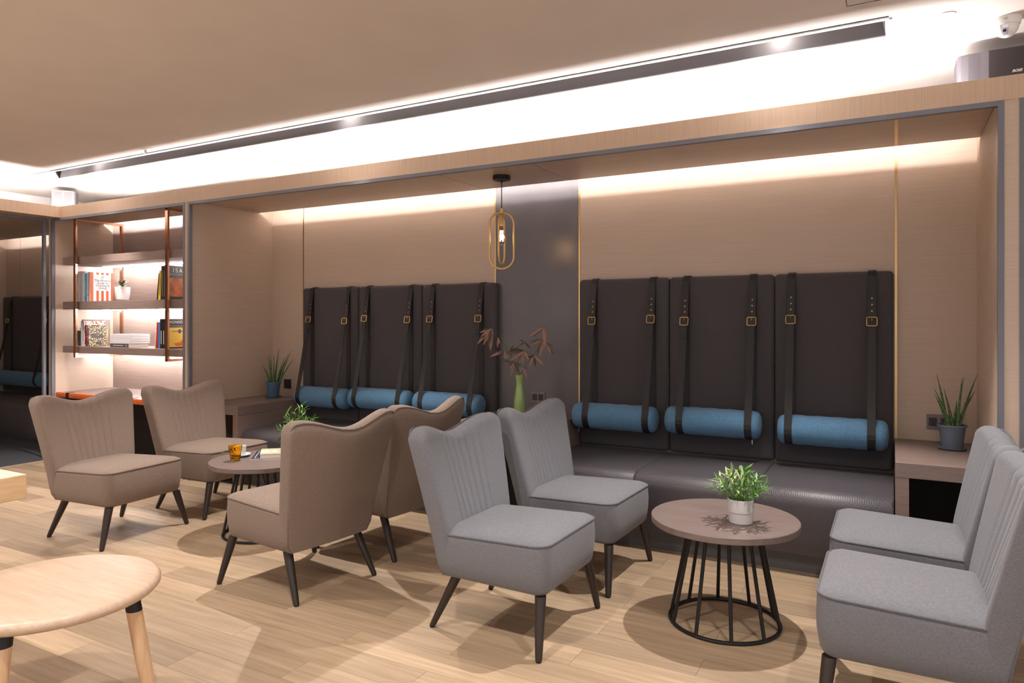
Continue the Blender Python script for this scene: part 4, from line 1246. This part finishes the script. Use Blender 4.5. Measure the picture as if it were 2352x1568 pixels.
# loudspeaker at right
t = thing('loudspeaker', 'black and grey loudspeaker on the ledge at the upper right corner', 'speaker', (0.275, 4.0, 2.392))
poly = [(0.0, 0.05), (0.004, 0.03), (0.016, 0.022), (0.045, 0.012), (0.095, 0.006), (0.125, 0.0), (0.36, 0.0), (0.40, 0.03), (0.40, 0.2), (0.0, 0.2)]
obj('shell', prism(B(), poly, 0.0, 0.243), 'speaker_side', t)
gr = obj('front_cloth', bx(0.125, 0.36, -0.003, 0.0, 0.004, 0.240, bevel=0.002, seg=1), 'speaker_front', t)
lg = obj('lettering', text_mesh('BOSE', 0.0165, shear=0.35, extrude=0.0006, bold=0.0006), 'white_plastic', gr)
on_face(lg, (0.235, -0.0036, 0.128), (1, 0, 0), (0, 0, 1))
for k in range(26): obj('grille_slat', bx(-0.002, 0.0, 0.055, 0.19, 0.012 + k * 0.0088, 0.0165 + k * 0.0088), 'speaker_grey', t)
# loudspeaker at left corner
t = thing('loudspeaker', 'grey loudspeaker with slatted grilles on the corner ledge at left', 'speaker', (-7.40, 4.04, 2.392), rd(-38))
poly = rrect(0.105, 0.105, 0.03, 5)
obj('shell', prism(B(), poly, 0, 0.262), 'speaker_grey', t, True)
for sx in (-0.045, 0.045):
    g = obj('grille', bx(0.105, 0.107, sx - 0.036, sx + 0.036, 0.02, 0.245), 'pot_dark', t)
    for k in range(20): obj('grille_slat', bx(0.107, 0.1085, sx - 0.036, sx + 0.036, 0.024 + k * 0.011, 0.029 + k * 0.011), 'speaker_grey', g)

# dome camera
t = thing('dome_camera', 'white dome security camera on the ceiling at upper right', 'camera', (0.447, 3.80, ZC))
obj('base', lathe(B(), [(0.055, 0.0), (0.056, -0.006), (0.054, -0.026), (0.050, -0.034), (0.0008, -0.034)], 36, 0, 0, True, False), 'white_plastic', t, True)
prof = [(0.046 * math.cos(rd(a)), -0.034 - 0.050 * math.sin(rd(a))) for a in range(0, 90, 9)] + [(0.0008, -0.084)]
obj('dome', lathe(B(), prof, 32, 0, 0, False, False), 'white_plastic', t, True)
c = B()
ra, rings = 0.0468, []
for el in (5, 20, 35, 50, 62):
    rings.append([(ra * math.cos(rd(el)) * math.cos(rd(a)), ra * math.cos(rd(el)) * math.sin(rd(a)), -0.034 - 0.051 * math.sin(rd(el))) for a in (-128, -118, -108, -98, -88)])
loft(c, rings, False, False, False)
obj('window', c, 'dome', t, True)
ln = obj('lens', lathe(B(), [(0.007, 0), (0.006, 0.002), (0.0008, 0.002)], 14, 0, 0, True, False), 'hole', t)
d = Vector((math.cos(rd(35)) * math.cos(rd(-108)), math.cos(rd(35)) * math.sin(rd(-108)), -math.sin(rd(35))))
m4 = d.to_track_quat('Z', 'Y').to_matrix().to_4x4(); m4.translation = Vector((0, 0, -0.034)) + Vector((d.x, d.y, d.z * 1.08)) * 0.047; ln.matrix_local = m4
tm = obj('lettering', text_mesh('LG', 0.011, extrude=0.0003), 'hole', t)
on_face(tm, (0.0555 * math.cos(rd(-100)), 0.0555 * math.sin(rd(-100)), -0.016), (math.cos(rd(-10)), math.sin(rd(-10)), 0), (0, 0, 1))

# sprinkler
t = thing('sprinkler', 'chrome fire sprinkler on the ceiling beside the light slot', 'sprinkler', (-5.18, 3.44, ZC))
obj('flange', lathe(B(), [(0.036, 0.0), (0.034, -0.004), (0.020, -0.007), (0.0008, -0.007)], 28, 0, 0, True, False), 'white_plastic', t, True)
c = B(); tube(c, [(-0.012, 0, -0.006), (-0.013, 0, -0.022), (0, 0, -0.034)], 0.0024, 6); tube(c, [(0.012, 0, -0.006), (0.013, 0, -0.022), (0, 0, -0.034)], 0.0024, 6)
obj('frame_arms', c, 'steel', t)
obj('bulb', tube(B(), [(0, 0, -0.006), (0, 0, -0.034)], 0.0028, 6), bmat('red', (184, 44, 46)), t)
obj('deflector', lathe(B(), [(0.0008, -0.034), (0.016, -0.034), (0.016, -0.036), (0.0008, -0.036)], 20, 0, 0, False, False), 'steel', t)
# small round cover plate
tag(obj('ceiling_plate', lathe(B(), [(0.035, 0.0), (0.033, -0.004), (0.0008, -0.005)], 28, 0, 0, True, False), 'white_plastic', None, True, (0.21, 3.62, ZC)), 'small round white cover plate on the ceiling right of the slot', 'cover plate')

# ================================================================== THINGS ON THE LEFT ROUND TABLE
ZT = 0.4705
t = thing('tumbler', 'faceted amber glass tumbler on the left round table', 'glass', (-3.612, 2.995, ZT))
c = B(); n = 36; rings = []
for r, z in ((0.0008, 0.0), (0.027, 0.0), (0.030, 0.004), (0.029, 0.012), (0.033, 0.03), (0.038, 0.062), (0.041, 0.098), (0.0395, 0.098), (0.036, 0.062), (0.030, 0.03), (0.024, 0.016), (0.0008, 0.014)):
    fac = 0.05 if 0.010 < z < 0.07 and r > 0.028 else 0.0
    rings.append([(r * (1 - fac * (0.5 + 0.5 * math.cos(9 * 2 * PI * k / n))) * math.cos(2 * PI * k / n), r * (1 - fac * (0.5 + 0.5 * math.cos(9 * 2 * PI * k / n))) * math.sin(2 * PI * k / n), z) for k in range(n)])
loft(c, rings, True, False, False)
obj('glass_body', c, 'amber', t, True)
tag(obj('saucer', lathe(B(), [(0.0008, 0.0), (0.035, 0.0), (0.042, 0.004), (0.062, 0.014), (0.061, 0.016), (0.042, 0.007), (0.0008, 0.006)], 40, 0, 0, False, False), 'porcelain', None, True, (-3.705, 3.115, ZT)), 'white saucer under the coffee cup', 'saucer')
t = thing('coffee_cup', 'white porcelain coffee cup behind the amber tumbler', 'cup', (-3.705, 3.115, ZT + 0.0065))
obj('body', lathe(B(), [(0.0008, 0.0), (0.026, 0.0), (0.030, 0.004), (0.032, 0.03), (0.0335, 0.062), (0.0315, 0.062), (0.030, 0.03), (0.027, 0.007), (0.0008, 0.006)], 36, 0, 0, False, False), 'porcelain', t, True)
obj('handle', tube(B(), [(-0.029, -0.010, 0.05), (-0.047, -0.016, 0.05), (-0.053, -0.018, 0.034), (-0.045, -0.015, 0.018), (-0.029, -0.010, 0.014)], 0.004, 8), 'porcelain', t, True)
c = B(); tube(c, [(0, 0, 0), (-0.09, -0.02, 0.004)], [0.0028, 0.002], 6)
lathe(c, [(0.0008, -0.001), (0.012, 0.0), (0.0008, 0.002)], 12, 0.01, 0.002, False, False)
tag(obj('teaspoon', c, 'steel', None, True, (-3.75, 3.085, ZT + 0.018)), 'steel teaspoon resting on the white saucer', 'spoon')
bpy.data.objects['saucer']['label'] = 'white saucer under the coffee cup'
t = thing('magazine', 'navy magazine with white border lines on the left round table', 'magazine', (-3.565, 3.235, ZT), rd(41))
obj('cover', bx(-0.105, 0.105, -0.14, 0.14, 0.0045, 0.006), bmat('navy', (46, 44, 64)), t)
obj('pages', bx(-0.107, 0.107, -0.142, 0.142, 0.0, 0.0045), wht, t)
c = B()
for q in (0.085, ):
    box(c, -q, q, -0.120, -0.117, 0.006, 0.0063); box(c, -q, q, 0.117, 0.120, 0.006, 0.0063); box(c, -q, -q + 0.003, -0.12, 0.12, 0.006, 0.0063); box(c, q - 0.003, q, -0.12, 0.12, 0.006, 0.0063)
obj('cover_print', c, wht, t)
t = thing('book', 'small cream book with green bands lying on the navy magazine', 'book', (-3.53, 3.205, ZT + 0.0065), rd(45))
cream = bmat('cream_cover', (228, 218, 190))
c = B(); box(c, -0.062, 0.062, -0.095, 0.095, 0, 0.002); box(c, -0.062, 0.062, -0.095, 0.095, 0.026, 0.028); box(c, 0.060, 0.062, -0.095, 0.095, 0.002, 0.026)
obj('cover', c, cream, t)
obj('pages', bx(-0.060, 0.060, -0.092, 0.092, 0.002, 0.026), 'paper', t)
c = B()
for y in (-0.070, 0.060): box(c, -0.0622, 0.0622, y, y + 0.010, 0.028, 0.0284)
obj('cover_print', c, bmat('green_band', (98, 108, 62)), t)
c = B(); prism(c, [(0.012 * math.cos(2 * PI * k / 12), 0.018 * math.sin(2 * PI * k / 12)) for k in range(12)], 0.028, 0.0284)
obj('emblem', c, bmat('pale_olive', (186, 178, 148)), t)
